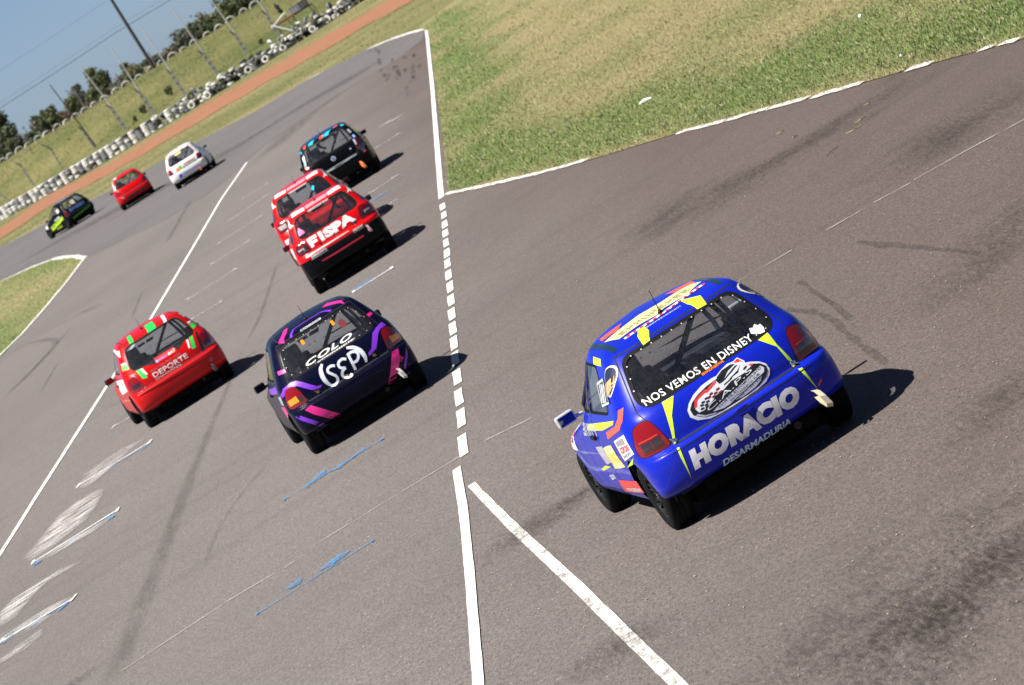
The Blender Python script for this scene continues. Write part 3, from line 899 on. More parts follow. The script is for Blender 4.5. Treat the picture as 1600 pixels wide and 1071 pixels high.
def road_strip(name, px, wd, mat, z, jit=0.0, label=None, sub=1.2):
    """ribbon on the road along surveyed points; wd = width in metres (across)"""
    P = [G(*q) for q in px]; Q = []; Wd = wd if isinstance(wd, (list, tuple)) else [wd] * len(P); WW = []
    for (a, b), (w0, w1) in zip(zip(P, P[1:]), zip(Wd, Wd[1:])):
        n = max(1, int((b - a).length / sub))
        for k in range(n): Q.append(a.lerp(b, k / n)); WW.append(w0 + (w1 - w0) * k / n)
    Q.append(P[-1]); WW.append(Wd[-1]); bm = bmesh.new(); L = []
    for i, p in enumerate(Q):
        d = (Q[min(i + 1, len(Q) - 1)] - Q[max(i - 1, 0)]).normalized(); nn = Vector((-d.y, d.x, 0))
        a = p + nn * (WW[i] / 2 + random.gauss(0, jit)); b = p - nn * (WW[i] / 2 + random.gauss(0, jit))
        a.z = b.z = z; L.append((bm.verts.new(a), bm.verts.new(b)))
    for (a, b), (c, d) in zip(L, L[1:]): bm.faces.new((a, b, d, c))
    bm.normal_update()
    fl = [f for f in bm.faces if f.normal.z < 0]
    if fl: bmesh.ops.reverse_faces(bm, faces=fl)
    return tag(obj(name, bm, mat), kind='structure')

def soft_mark(name, px, wd, dark, mat=None, z=None):
    """rubber laid by a sliding tyre: fades across its width and breaks up along its length"""
    P = [G(*q) for q in px]; Q = []; WW = []
    for (a, b), (w0, w1) in zip(zip(P, P[1:]), zip(wd, wd[1:])):
        n = max(1, int((b - a).length / .8))
        for k in range(n): Q.append(a.lerp(b, k / n)); WW.append(w0 + (w1 - w0) * k / n)
    Q.append(P[-1]); WW.append(wd[-1]); bm = bmesh.new(); L = []; fade = []; prof = (0, .75, 1, .75, 0)
    for _ in range(2):
        Q = [Q[0]] + [(Q[i - 1] + Q[i] * 2 + Q[i + 1]) / 4 for i in range(1, len(Q) - 1)] + [Q[-1]]
    for i, p in enumerate(Q):
        d = (Q[min(i + 1, len(Q) - 1)] - Q[max(i - 1, 0)]).normalized(); nn = Vector((-d.y, d.x, 0)); row = []
        end = min(1, i / 3, (len(Q) - 1 - i) / 3)
        for k, f in enumerate(prof):
            v = p + nn * WW[i] * (k / 4 - .5) * 1.25; v.z = z or Z2; row.append(bm.verts.new(v)); fade.append(f * dark * end)
        L.append(row)
    for a, b in zip(L, L[1:]):
        for k in range(4): bm.faces.new((a[k], a[k + 1], b[k + 1], b[k]))
    bm.normal_update(); fl = [f for f in bm.faces if f.normal.z < 0]
    if fl: bmesh.ops.reverse_faces(bm, faces=fl)
    o = obj(name, bm, mat or m_soft); o.data.attributes.new('fade', 'FLOAT', 'POINT').data.foreach_set('value', fade); return tag(o, kind='structure')
ts_ = NT('laid_rubber'); ns_ = ts_.noise(5, 5, .65, ts_.pos((1, .12, 1))); nf_ = ts_.noise(45, 3, .7, ts_.pos((1, .32, 1))); as_ = ts_.n('Attribute'); as_.attribute_name = 'fade'
ts_.setc((.026, .024, .024)); ts_.p.inputs['Roughness'].default_value = .8; ts_.p.inputs['Specular IOR Level'].default_value = .2
ts_.l(ts_.math('MULTIPLY', as_.outputs['Fac'], ts_.rampv(ts_.math('ADD', ts_.math('MULTIPLY', ns_, .55), ts_.math('MULTIPLY', nf_, .45)), .34, .62)), ts_.p.inputs['Alpha']); m_soft = ts_.m

tw_ = NT('smeared_chalk'); nw_ = tw_.noise(6, 7, .78, tw_.pos((.3, .9, 1))); ng_ = tw_.noise(60, 3, .7, tw_.pos((1, .32, 1))); aw_ = tw_.n('Attribute'); aw_.attribute_name = 'fade'
tw_.setc((.70, .67, .65)); tw_.p.inputs['Roughness'].default_value = .85
tw_.l(tw_.math('MULTIPLY', tw_.math('POWER', aw_.outputs['Fac'], .6), tw_.rampv(tw_.math('ADD', tw_.math('MULTIPLY', nw_, .65), tw_.math('MULTIPLY', ng_, .35)), .455, .545)), tw_.p.inputs['Alpha']); m_smear = tw_.m

def road_patch(name, polys, mat, z):
    bm = bmesh.new()
    for p in polys:
        f = bm.faces.new([bm.verts.new((G(*q).x, G(*q).y, z)) for q in p]); f.normal_update()
        if f.normal.z < 0: f.normal_flip()
    bmesh.ops.triangulate(bm, faces=bm.faces[:])
    return tag(obj(name, bm, mat), kind='structure')

road_strip('lane_line', [(714, 733), (725, 800), (735, 900), (748, 1065), (755, 1150)],   .092, m_white, Z1, .0015, sub=.4)
road_strip('divider_line', [(737, 758), (800, 822), (900, 915), (1060, 1071), (1150, 1160)], [.08, .088, .092, .092, .09], m_wornwhite, Z1, .0015, sub=.4)
road_strip('pit_edge_line', [(690, 310), (684, 240), (676, 140), (668, 62), (666, 47)], .115, m_white, Z1, .002)
road_strip('track_edge_line', [(664, 46), (640, 52), (610, 62), (577, 76)], .28, m_wornwhite, Z1, .03)
road_strip('track_edge_line', [(505, 112), (482, 124)], .22, m_wornwhite, Z1)
road_strip('track_edge_line', [(470, 132), (401, 172), (330, 211), (257, 248)], .25, worn('faint_edge', (.7, .68, .62), .5, .62, 5), Z1, .04)
road_strip('track_edge_line', [(173, 296), (120, 323), (40, 366), (0, 386)], .3, worn('faint_edge2', (.7, .68, .62), .5, .62, 5), Z1, .04)
road_strip('lane_edge_line', [(-60, 958), (0, 868), (60, 772), (170, 600), (235, 500), (300, 390), (345, 313), (386, 254)], .085, m_white, Z1, .0015)
for pl in ([(697, 304), (760, 291), (850, 270), (918, 251)], [(1060, 209), (1130, 191), (1200, 171)], [(1204, 170), (1262, 155)], [(1271, 153), (1350, 130)], [(1420, 110), (1455, 101)], [(1532, 80), (1556, 72)], [(1565, 70), (1592, 64)]):
    road_strip('grass_edge_line', pl, .13, m_wornwhite, Z3, .012, sub=.3)
road_strip('island_edge_line', [(132, 404), (105, 440), (70, 482), (35, 522), (0, 556), (-60, 620)], .10, m_white, Z3, .006)
road_strip('island_edge_line', [(132, 404), (118, 401), (85, 405), (50, 418), (0, 441)], .26, m_wornwhite, Z3, .03)
# short dashes between the two lanes
for (zx, zy, zh) in ((107, 90, 18), (111, 117, 18), (114, 147, 20), (116, 176, 20), (118, 207, 22), (121, 240, 24), (123, 273, 25), (127, 310, 27), (131, 349, 30), (134, 392, 31), (137, 437, 33), (140, 483, 36), (144, 530, 38), (148, 580, 40), (154, 640, 43), (160, 705, 48), (167, 772, 53), (173, 860, 64)):
    cx, cy, hh = 640 + zx / 2.0625, 280 + zy / 2.0625, zh / 2.0625 / 2
    road_strip('lane_dash', [(cx + hh * .13, cy + hh), (cx - hh * .13, cy - hh)], .100, m_white, Z1, .003, sub=.5)
# start boxes chalked across the grid
def chalk(a, b, w=.10, mat=None, ends=True):
    road_strip('grid_line', [a, ((a[0] + b[0]) / 2, (a[1] + b[1]) / 2), b], w, mat or m_chalk, Z1, .01, sub=.15)
    if ends:
        d = Vector((b[0] - a[0], b[1] - a[1])).normalized() * 6
        road_strip('grid_line', [a, (a[0] + d.x * .9, a[1] + d.y * .9)], w * 3.2, mat or m_chalk, Z2, sub=.2)
        road_strip('grid_line', [(b[0] - d.x, b[1] - d.y), b], w * 3.2, mat or m_chalk, Z2, sub=.2)
m_chalk2 = worn('bright_chalk', (.72, .70, .67), .24, .44, 16, alpha=.95)
for a, b, m_ in (((121, 761), (237, 690), m_chalk2), ((50, 881), (187, 796), m_chalk2), ((0, 1005), (118, 934), m_chalk2), ((293, 469), (370, 420), m_chalk), ((298, 501), (347, 471), m_chalk),
                 ((342, 381), (408, 338), m_chalk), ((361, 344), (419, 304), m_chalk), ((378, 312), (420, 286), m_chalk), ((330, 414), (390, 376), m_chalk), ((551, 458), (615, 418), m_chalk2), ((579, 302), (620, 275), m_chalk),
                 ((593, 330), (617, 314), m_chalk), ((588, 232), (624, 209), m_chalk), ((600, 195), (624, 183), m_chalk), ((176, 669), (222, 641), m_chalk)):
    chalk(a, b, .12, m_)
for a, b in (((443, 783), (600, 686)), ((400, 962), (585, 845))):
    chalk(a, b, .05, m_blue)
road_patch('grid_line', [[(508, 741), (530, 730), (568, 702), (574, 700), (556, 714), (532, 733)], [(476, 763), (508, 734), (511, 741), (480, 764)]], m_blue, Z2)
road_patch('grid_line', [[(496, 895), (530, 869), (548, 861), (540, 870), (520, 885)], [(446, 922), (474, 902), (470, 913), (455, 921)]], m_blue, Z2)
for a, b in (((52, 885), (180, 806)), ((8, 1002), (105, 946)), ((172, 731), (230, 698))):
    road_strip('grid_line', [a, b], .05, m_blue, Z2, .01, sub=.3)
    for t in (.0, .45, .9):
        p = (a[0] + (b[0] - a[0]) * t, a[1] + (b[1] - a[1]) * t); q = (a[0] + (b[0] - a[0]) * (t + .1), a[1] + (b[1] - a[1]) * (t + .1))
        road_strip('grid_line', [p, q], .35, m_blue, Z2 + .002, .02, sub=.2)
for a, b in (((551, 455), (583, 437)), ((588, 312), (600, 303))):
    road_strip('grid_line', [a, b], .35, m_blue, Z2, .02, sub=.3)
# the thin start line
m_thin = worn('thin_line', (.50, .47, .44), .40, .58, 8, (.3, 1, 1), .6)
for a, b in (((190, 1050), (350, 945)), ((352, 943), (430, 897)), ((445, 888), (461, 879)), ((500, 848), (731, 707)), ((758, 690), (830, 655)), ((1150, 443), (1238, 392)), ((1290, 362), (1345, 331)), ((1366, 318), (1425, 286)), ((1428, 283), (1510, 237)), ((1510, 237), (1620, 178))):
    road_strip('start_line', [a, b], .06, m_thin, Z1, .006, sub=.12)
# scuffed white chalk at the lower left
SCUFFS = []
for pl, wd in (([(5, 980), (40, 925), (70, 905), (128, 880)], [.5, 1.0, .9, .1]), ([(0, 1040), (40, 1010), (66, 985)], [1.0, .9, .1]), ([(55, 878), (95, 838), (120, 800), (132, 775), (152, 770)], [.2, 1.4, 1.2, .9, .1]), ([(105, 830), (125, 790), (148, 768)], [.2, 1.0, .2]),
               ([(138, 762), (150, 745), (160, 735), (190, 703)], [.2, 1.0, 1.2, .1]), ([(160, 735), (180, 710), (192, 702)], [.8, 1.6, .1]), ([(55, 880), (110, 850), (150, 830), (190, 800)], [.4, 1.0, 1.0, .2]), ([(0, 1010), (45, 975), (80, 950), (115, 934)], [2.0, 2.0, 1.0, .1]), ([(92, 908), (140, 880)], [.3, .2]), ([(130, 957), (162, 938)], [.3, .25]), ([(60, 985), (130, 955)], [.15, .1])):
    SCUFFS.append((pl, wd))
for pl, wd in SCUFFS: soft_mark('chalk_scuff', pl, [w_ * .62 for w_ in wd], .95, m_smear, Z3)
# rubber laid by tyres
for pl, wd, mt in (([(165, 1090), (200, 1000), (245, 890), (285, 780), (320, 690), (350, 620), (380, 545)], [.30, .26, .24, .2, .15, .10, .05], m_rub),
                   ([(380, 545), (405, 500), (428, 430), (436, 405)], [.05, .08, .08, .04], m_rub2), ([(316, 904), (318, 885), (345, 815), (400, 745), (470, 665)], [.05, .07, .05, .04, .03], m_rub), ([(298, 910), (345, 884)], [.08, .04], m_rub),
                   ([(0, 566), (30, 545), (60, 527), (119, 492), (150, 480), (161, 478)], [.12, .2, .25, .25, .35, .1], m_rub2), ([(0, 629), (54, 577), (116, 507)], [.25, .25, .1], m_rub2), ([(0, 560), (50, 535), (85, 530), (88, 540), (40, 590), (0, 625)], [.1, .15, .2, .2, .15, .1], m_rub2), ([(80, 620), (114, 598)], [.08, .05], m_rub),
                   ([(205, 500), (225, 450)], [.12, .05], m_rub2), ([(260, 380), (300, 310)], [.2, .1], m_rub2), ([(60, 620), (95, 560)], [.1, .05], m_rub2), ([(420, 240), (470, 190), (540, 140)], [1.2, 1.6, 1.2], m_rub2), ([(150, 360), (260, 290), (380, 225), (480, 160), (600, 95)], [2.5, 3.2, 3.2, 3.0, 2.0], m_rub2), ([(40, 405), (150, 345), (240, 300)], [2.0, 2.6, 1.6], m_rub2)):
    soft_mark('tyre_mark', pl, [x * 1.15 for x in wd], .28 if mt is m_rub else .32)
for pl, w_ in (([(1340, 380), (1400, 385), (1460, 391), (1530, 397)], .10), ([(1225, 486), (1270, 488), (1300, 500), (1345, 540), (1385, 570)], .09), ([(1250, 440), (1292, 470), (1330, 500)], .08), ([(700, 70), (697, 200), (703, 270), (704, 297)], .05)):
    road_strip('road_crack', pl, w_ * .6, m_crack, Z2, .012, sub=.35)
def dark_blobs(name, blobs, mat):
    """rubber crumbs and painted vignette darkening, thinning out towards the rim of each blob"""
    bm = bmesh.new(); fade = []
    for (ax, ay), (bx, by), wd in blobs:
        a = G(ax, ay); b = G(bx, by); d = (b - a) / 2; c = (a + b) / 2; n = Vector((-d.y, d.x, 0)).normalized() * wd; rings = []
        for k in range(7):
            r = k / 6; ring = []
            for j in range(24 if k else 1):
                t = 2 * pi * j / 24; v = bm.verts.new(c + (d * cos(t) + n * sin(t)) * r); v.co.z = Z2; ring.append(v); fade.append((1 - r * r) ** 1.2)
            rings.append(ring)
        for p, q in zip(rings, rings[1:]):
            for j in range(24):
                j2 = (j + 1) % 24
                f = bm.faces.new((p[0], q[j], q[j2]) if len(p) == 1 else (p[j], q[j], q[j2], p[j2]))
    bm.normal_update(); fl = [f for f in bm.faces if f.normal.z < 0]
    if fl: bmesh.ops.reverse_faces(bm, faces=fl)
    o = obj(name, bm, mat); at = o.data.attributes.new('fade', 'FLOAT', 'POINT'); at.data.foreach_set('value', fade); return tag(o, kind='stuff')
td_ = NT('crumbs_and_vignette'); n_ = td_.noise(34, 4, .75, td_.pos((1, .30, 1))); n2_ = td_.noise(1.8, 6, .72, td_.pos((.55, .45, 1))); at_ = td_.n('Attribute'); at_.attribute_name = 'fade'
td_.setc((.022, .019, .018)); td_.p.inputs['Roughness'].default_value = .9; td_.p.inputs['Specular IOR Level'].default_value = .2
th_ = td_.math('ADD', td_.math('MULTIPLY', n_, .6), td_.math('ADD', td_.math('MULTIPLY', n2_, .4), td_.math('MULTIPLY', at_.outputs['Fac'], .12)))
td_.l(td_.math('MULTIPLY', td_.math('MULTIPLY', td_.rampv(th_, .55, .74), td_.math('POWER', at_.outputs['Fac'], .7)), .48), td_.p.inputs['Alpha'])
dark_blobs('debris_and_vignette', [((730, 900), (960, 735), .9), ((850, 810), (945, 750), .5), ((1300, 330), (1700, 70), 2.6), ((1120, 290), (1480, 120), 1.6), ((1000, 1200), (1800, 760), 4.0), ((1250, 1060), (1760, 800), 2.0), ((860, 1090), (1080, 930), 1.0), ((1380, 480), (1760, 270), 2.4), ((1330, 130), (1640, 20), 1.2), ((1430, 700), (1700, 560), 1.6), ((960, 350), (1220, 290), 1.5), ((-60, 1190), (200, 1010), .5)], td_.m)  # real rubber, with broad right and bottom blobs painting in vignette darkening
# short smears of rubber at the far corner
for _ in range(46):
    px, py = random.choice([(648 + random.gauss(0, 5), random.uniform(64, 122)), (606 + random.gauss(0, 13), random.uniform(78, 122)), (625 + random.gauss(0, 22), random.gauss(112, 7)), (640 + random.gauss(0, 4), random.gauss(146, 7))])
    dx, dy = random.gauss(1, 3), random.uniform(4, 9)
    soft_mark('rubber_smear', [(px - dx / 2, py - dy / 2), (px, py), (px + dx / 2, py + dy / 2)], [random.uniform(.06, .2)] * 3, random.uniform(.4, .9))
# loose stones and straw on the road
st = bmesh.new()
for _ in range(700):
    px, py = random.uniform(730, 1600), random.uniform(120, 1071)
    if px < 1500 and random.random() < .25: continue
    p = G(px, py); 
    if poly_inside(INFIELD, p.x, p.y): continue
    r = random.uniform(.0025, .0075); M_ = Matrix.Translation((p.x, p.y, .008)) @ Matrix.Rotation(random.uniform(0, 6), 4, 'Z') @ Matrix.Diagonal((r * random.uniform(.7, 2), r, r * .7, 1))
    bmesh.ops.create_icosphere(st, subdivisions=1, radius=1, matrix=M_)
tag(obj('loose_gravel', st, plain('pale_stone', (.40, .34, .27), .8, var=.5, vs=1.5)), kind='stuff')
sw = bmesh.new()
for a, b in (((1322, 209), (1345, 197)), ((1335, 193), (1350, 182)), ((1290, 245), (1309, 228)), ((1213, 210), (1225, 204)), ((1350, 165), (1364, 158)), ((1238, 215), (1245, 212))):
    add_tube(sw, [G(*a, .01), (G(*a, .02) + G(*b, .02)) / 2 + Vector((random.uniform(-.02, .02), 0, 0)), G(*b, .01)], .006, 4)
tag(obj('straw', sw, plain('straw', (.34, .28, .15), .8)), kind='stuff')
# ------------------------------------------------------------------ tyre wall: stacks of painted tyres
def tyre_mesh(name, c, rough=.8, seed=0, dirt=.5):
    t = NT(name + '_paint'); oc = t.ocoord(); n = t.noise(6 + seed, 5, .7, oc)
    t.setc(t.mix(t.rampv(n, .45, .75), c, tuple(x * dirt for x in c))); t.p.inputs['Roughness'].default_value = rough
    bm = bmesh.new(); R, r, h = .30, .175, .105
    add_lathe(bm, [(r, -h * .7), (r + .02, -h * .95), (R - .05, -h), (R - .01, -h * .7), (R, -h * .3), (R, h * .3), (R - .01, h * .7), (R - .05, h), (r + .02, h * .95), (r, h * .7), (r + .04, 0), (r, -h * .7)], 16)
    me = bpy.data.meshes.new(name); bm.to_mesh(me); bm.free(); me.materials.append(t.m)
    me.polygons.foreach_set('use_smooth', [True] * len(me.polygons)); return me
TY = {'w': [tyre_mesh('white_tyre', (.62, .61, .58), seed=k, dirt=.55) for k in range(2)],
      'g': [tyre_mesh('grey_tyre', (.17, .18, .20), seed=k, dirt=.5) for k in range(2)],
      'b': [tyre_mesh('black_tyre', (.014, .014, .016)), tyre_mesh('dark_tyre', (.03, .032, .036))]}
pts = []
WALL_PX = [(-40, 372), (0, 349), (112, 285), (225, 217), (305, 165), (402, 108), (482, 56), (562, 10), (640, -38)]
wx = [G(*p).x for p in WALL_PX]
x = -36.0; k = 0
LBL = {'run': ('white painted tyre stack in the neat run behind the far track', 'white tyre stacks in the neat run'),
       'dark': ('dark grey tyre stack between white ones in the neat run behind the far track', 'dark tyre stacks in the neat run'),
       'mess': ('slumped stack of black and white tyres in the untidy end of the barrier', 'slumped stacks of mixed tyres')}
while x < 9.0:
    y = terrain_wall(x) + (0.25 if k % 2 else 0); kind = 'run' if k % 2 == 0 else 'dark'
    if x > -14.5 and random.random() < min(1, (x + 14.5) / 8 + .35): kind = 'mess'
    e = empty('tyre_stack', (x, y, 0), random.uniform(0, 6), LBL[kind][0], 'tyre stack', LBL[kind][1])
    n = 5 if kind != 'mess' else random.choice((4, 4, 5, 5)); z = .105
    for j in range(n):
        if kind == 'run': c = 'w' if random.random() < .9 else 'g'
        elif kind == 'dark': c = random.choices('gbw', (5, 1, 4))[0]
        else: c = random.choices('wgb', (6, 3, 4))[0]
        o = link_mesh('tyre', random.choice(TY[c]), [], e)
        a = .04 if kind != 'mess' else .16
        o.location = (random.gauss(0, .02 if kind != 'mess' else .09), random.gauss(0, .02 if kind != 'mess' else .09), z)
        o.rotation_euler = (random.gauss(0, a), random.gauss(0, a), random.uniform(0, 6))
        if kind == 'mess' and j == n - 1 and random.random() < .35:
            o.rotation_euler = (random.uniform(.9, 1.5), random.gauss(0, .3), random.uniform(-.5, .5)); o.location.z = z + .17
        z += .205 * (1 if kind != 'mess' else random.uniform(.95, 1.12))
    x += .575 if kind != 'mess' else random.uniform(.46, .58); k += 1
# loose tyres leaning on the front of the untidy end
for q in ((392, 112), (418, 96), (445, 80), (470, 66), (492, 52), (517, 38), (540, 24), (352, 137), (330, 150), (305, 166)):
    p = G(*q); c = random.choices('wb', (3, 3))[0]
    o = link_mesh('loose_tyre', random.choice(TY[c]), []); o.location = (p.x, terrain_wall(p.x) - .55, .28)
    o.rotation_euler = (radians(random.uniform(60, 80)), random.gauss(0, .2), random.uniform(-.6, .6))
    tag(o, ('white' if c == 'w' else 'black') + ' tyre leaning against the front of the untidy tyre barrier', 'tyre', ('white' if c == 'w' else 'black') + ' tyres leaning on the barrier')

# half-buried tyres along the crest of the bank
def arch_mesh():
    bm = bmesh.new()
    R, r, hw = .50, .34, .14
    prof = [(r, -hw * .6), (R - .06, -hw), (R, -hw * .6), (R, hw * .6), (R - .06, hw), (r, hw * .6)]; rings = []
    for k in range(13):
        a = pi * k / 12
        rings.append([bm.verts.new((cos(a) * q, h, sin(a) * q)) for q, h in prof])
    for a, b in zip(rings, rings[1:]):
        for j in range(6): bm.faces.new((a[j], a[(j + 1) % 6], b[(j + 1) % 6], b[j]))
    me = bpy.data.meshes.new('half_buried_tyre'); bm.to_mesh(me); bm.free()
    t = NT('weathered_white'); n = t.noise(3, 5, .7, t.ocoord()); t.setc(t.mix(t.rampv(n, .45, .7), (.42, .42, .40), (.16, .16, .16))); t.p.inputs['Roughness'].default_value = .85
    me.materials.append(t.m); return me
AM = arch_mesh(); x = -38.0
while x < 6:
    y = terrain_wall(x) + 3 + 44
    o = link_mesh('half_buried_tyre', AM, []); sink = random.uniform(.0, .12)
    o.location = (x, y, bank(x, y) - sink); o.rotation_euler = (random.gauss(0, .06), random.gauss(0, .05), random.gauss(0, .15))
    s_ = random.uniform(.9, 1.1); o.scale = (s_, s_, s_)
    tag(o, 'weathered white tyre half buried in the crest of the grass bank', 'half tyre', 'half buried tyres on the crest')
    x += random.choice((1.08, 1.12, 1.2, 1.35)) if random.random() < .9 else 2.3

# ------------------------------------------------------------------ fence posts, pole, wires
m_conc = plain('weathered_concrete', (.30, .29, .27), .9, var=.45, vs=3)
m_steel = plain('pale_steel', (.52, .52, .52), .5, .3)
m_wood = plain('dark_timber', (.035, .032, .03), .85)
def hit_bank(px, py):
    d = CAM_F + CAM_R * ((px - 800) / CF) - CAM_U * ((py - 535.5) / CF); o = Vector((0, 0, CH)); t = 300
    while t < 520:
        p = o + d * t
        if p.z < bank(p.x, p.y): return p
        t += .25
    return o + d * 345
def post(base, bend, tip, pole, label, dark=False):
    b = hit_bank(*base); Y = b.y
    def at(px, py):
        d = CAM_F + CAM_R * ((px - 800) / CF) - CAM_U * ((py - 535.5) / CF); return Vector((0, 0, CH)) + d * (Y / d.y)
    e = empty('fence_post', b, 0, label, 'fence post', None)
    k = at(*bend) - b; tp = at(*tip) - b; tp.y -= .35
    bm = bmesh.new(); n = 5
    # square tapered shaft, then the arm curving over towards the track
    pts_ = [Vector((0, 0, -.3)), Vector((0, 0, 0)), k * .5, k * .93, k.lerp(tp, .3) + Vector((0, 0, .06)), tp.lerp(k, .3) + Vector((0, 0, .08)), tp]
    add_tube(bm, pts_, [.11, .11, .10, .09, .075, .06, .05], 4)
    obj('concrete_post', bm, m_conc, e)
    for j in range(3):
        wb = bmesh.new(); q = k * (.3 + .25 * j); add_box(wb, q, (.22, .22, .05)); obj('clamp', wb, m_steel, e)
    if pole:
        pb = bmesh.new(); q = at(*pole) - b
        add_tube(pb, [Vector((.16, .0, -.2)), k + Vector((.14, 0, 0)), q], [.065, .058, .042], 6)
        obj('steel_pole', pb, m_wood if dark else m_steel, e)
    return e
post((148, 232), (126, 201), (122, 199), (78, 133), 'fence post with a dark thin pole, nearest the gap behind the red and white cars', True)
post((197, 205), (170, 166), (165, 166), (125, 103), 'fence post with a pale thin pole, just right of the one with the dark pole')
post((240, 178), (214, 142), (209, 141), (173, 74), 'fence post with a pale thin pole, just left of the utility pole foot')
post((289, 150), (264, 112), (259, 110), (219, 41), 'fence post with a pale thin pole, just right of the utility pole foot')
post((339, 116), (314, 82), (308, 81), (268, 12), 'fence post with a pale thin pole, second right of the utility pole foot')
post((386, 85), (364, 52), (356, 50), (331, 2), 'fence post with a pale thin pole, between the utility pole and the platform')
post((434, 55), (413, 20), (406, 18), (396, -8), 'fence post with a pale thin pole, standing beside the scaffold platform')
post((98, 264), (78, 231), (62, 226), None, 'bare concrete fence post with bent top, left of all the posts with poles')
post((53, 290), (32, 258), (23, 255), None, 'bare concrete fence post with bent top, second from the left frame edge')
def strut(base, top, label):
    b = hit_bank(*base); Y = b.y
    d = CAM_F + CAM_R * ((top[0] - 800) / CF) - CAM_U * ((top[1] - 535.5) / CF); t = Vector((0, 0, CH)) + d * (Y / d.y)
    bm = bmesh.new(); add_tube(bm, [Vector((0, 0, -.2)), t - b], .09, 4); o = obj('fence_strut', bm, m_conc); o.location = b
    tag(o, label, 'strut')
strut((17, 314), (-6, 299), 'pale slanting concrete strut at the left end of the fence')
strut((4, 322), (-12, 300), 'dark slanting strut below the pale one at the left end of the fence')

# the dark utility pole on the crest with its cables
pb_ = G(248, 113, 4.0); xx = -18.6; yy = terrain_wall(xx) + 3 + 43
d_ = CAM_F + CAM_R * ((247 - 800) / CF) - CAM_U * ((111 - 535.5) / CF); q_ = Vector((0, 0, CH)) + d_ * (yy / d_.y); xx = q_.x; yy = terrain_wall(xx) + 3 + 43
e = empty('utility_pole', (xx, yy, bank(xx, yy)), 0, 'tall dark timber utility pole rising from the crest of the bank', 'utility pole')
bm = bmesh.new(); add_tube(bm, [(0, 0, -1), (0, 0, 4), (0.02, 0, 9.6)], [.17, .15, .11], 10); obj('shaft', bm, m_wood, e)
bm = bmesh.new(); add_box(bm, (0, .14, 9.1), (2.0, .10, .12)); obj('crossarm', bm, m_wood, e)
for sx in (-.9, 0, .9):
    bm = bmesh.new(); add_lathe(bm, [(.03, 0), (.05, .04), (.03, .08), (.05, .12), (0, .15)], 8, Matrix.Translation((sx, .14, 9.16))); obj('insulator', bm, plain('porcelain', (.4, .38, .35), .3), e)
wz = bank(xx, yy) + 4.25
def cable(z0, dx, name, label, r=.022):
    bm = bmesh.new(); ps = []
    for k in range(121):
        t = k / 120; xq = -330 + 540 * t; s = abs(((xq - xx) % 42) / 42 - .5) * 2
        ps.append((xq, yy + .12 + (xq - xx) * dx, z0 - .35 * (1 - s * s)))
    add_tube(bm, ps, r, 4); tag(obj(name, bm, m_wood), label, 'cable')
cable(wz + .25, .02, 'power_cable', 'lowest and thickest dark cable crossing the sky past the utility pole', .03)
cable(wz + .65, -.05, 'power_cable', 'thin cable just above the thickest one beside the utility pole', .010)
cable(wz + 3.0, .03, 'power_cable', 'uppermost faint cable high across the sky at the upper left', .010)
# slim posts behind the crest
for (bq, tq) in (((247, 108), (232, 82)), ((140, 180), (120, 146)), ((195, 140), (180, 116)), ((330, 72), (305, 40)), ((48, 235), (36, 217)), ((88, 208), (78, 196))):
    def at2(px, py, Y):
        d = CAM_F + CAM_R * ((px - 800) / CF) - CAM_U * ((py - 535.5) / CF); return Vector((0, 0, CH)) + d * (Y / d.y)
    a = at2(*bq, yy + 7); t = at2(*tq, yy + 7); bm = bmesh.new(); h = (t - a).length; a.z = bank(a.x, a.y) - .2
    add_tube(bm, [(0, 0, 0), (.02, 0, t.z - a.z)], .055, 6); o = obj('boundary_stake', bm, plain('grey_timber', (.16, .14, .125), .9)); o.location = a
    tag(o, 'thin grey stake among the bushes behind the crest', 'stake', 'stakes behind the crest')

# scaffold platform beside the barrier
def pt(px, py, Y):
    d = CAM_F + CAM_R * ((px - 800) / CF) - CAM_U * ((py - 535.5) / CF); return Vector((0, 0, CH)) + d * (Y / d.y)
YP = 343.0
A, B = pt(433, 40, YP), pt(487, 5, YP)
base = Vector(((A.x + B.x) / 2, YP, 0)); m_frame = plain('dark_frame', (.02, .018, .018), .6); m_rust = plain('rusty_red', (.20, .055, .03), .8)
e = empty('scaffold_platform', base, 0, 'low dark scaffold platform carrying two grey crates behind the tyre barrier', 'platform')
zt = A.z; L2 = (B - A).length / 2
bm = bmesh.new(); add_box(bm, (0, 0, zt), (2 * L2, 1.0, .12)); obj('deck', bm, m_frame, e)
bm = bmesh.new(); add_box(bm, (-L2 * .45, -.53, zt + .02), (L2 * 1.0, .05, .16)); obj('red_board', bm, m_rust, e)
for sx in (-1, -.1, .85, 1):
    for sy in (-.45, .45):
        bm = bmesh.new(); add_tube(bm, [(sx * L2, sy, 0), (sx * L2, sy, zt)], .035, 6); obj('leg', bm, m_frame, e)
bm = bmesh.new()
for sy in (-.45, .45): add_tube(bm, [(-L2, sy, zt * .45), (L2, sy, zt * .45)], .025, 6)
add_tube(bm, [(-L2, -.47, .1), (-.1 * L2, -.47, zt - .1)], .025, 6); add_tube(bm, [(.85 * L2, -.47, zt * .9), (L2, -.47, .1)], .025, 6)
obj('brace', bm, m_frame, e)
bm = bmesh.new(); add_tube(bm, [(-L2 - .5, -.5, zt + .05), (-.35 * L2, -.5, zt + .55)], .04, 6); obj('handrail', bm, m_steel, e)
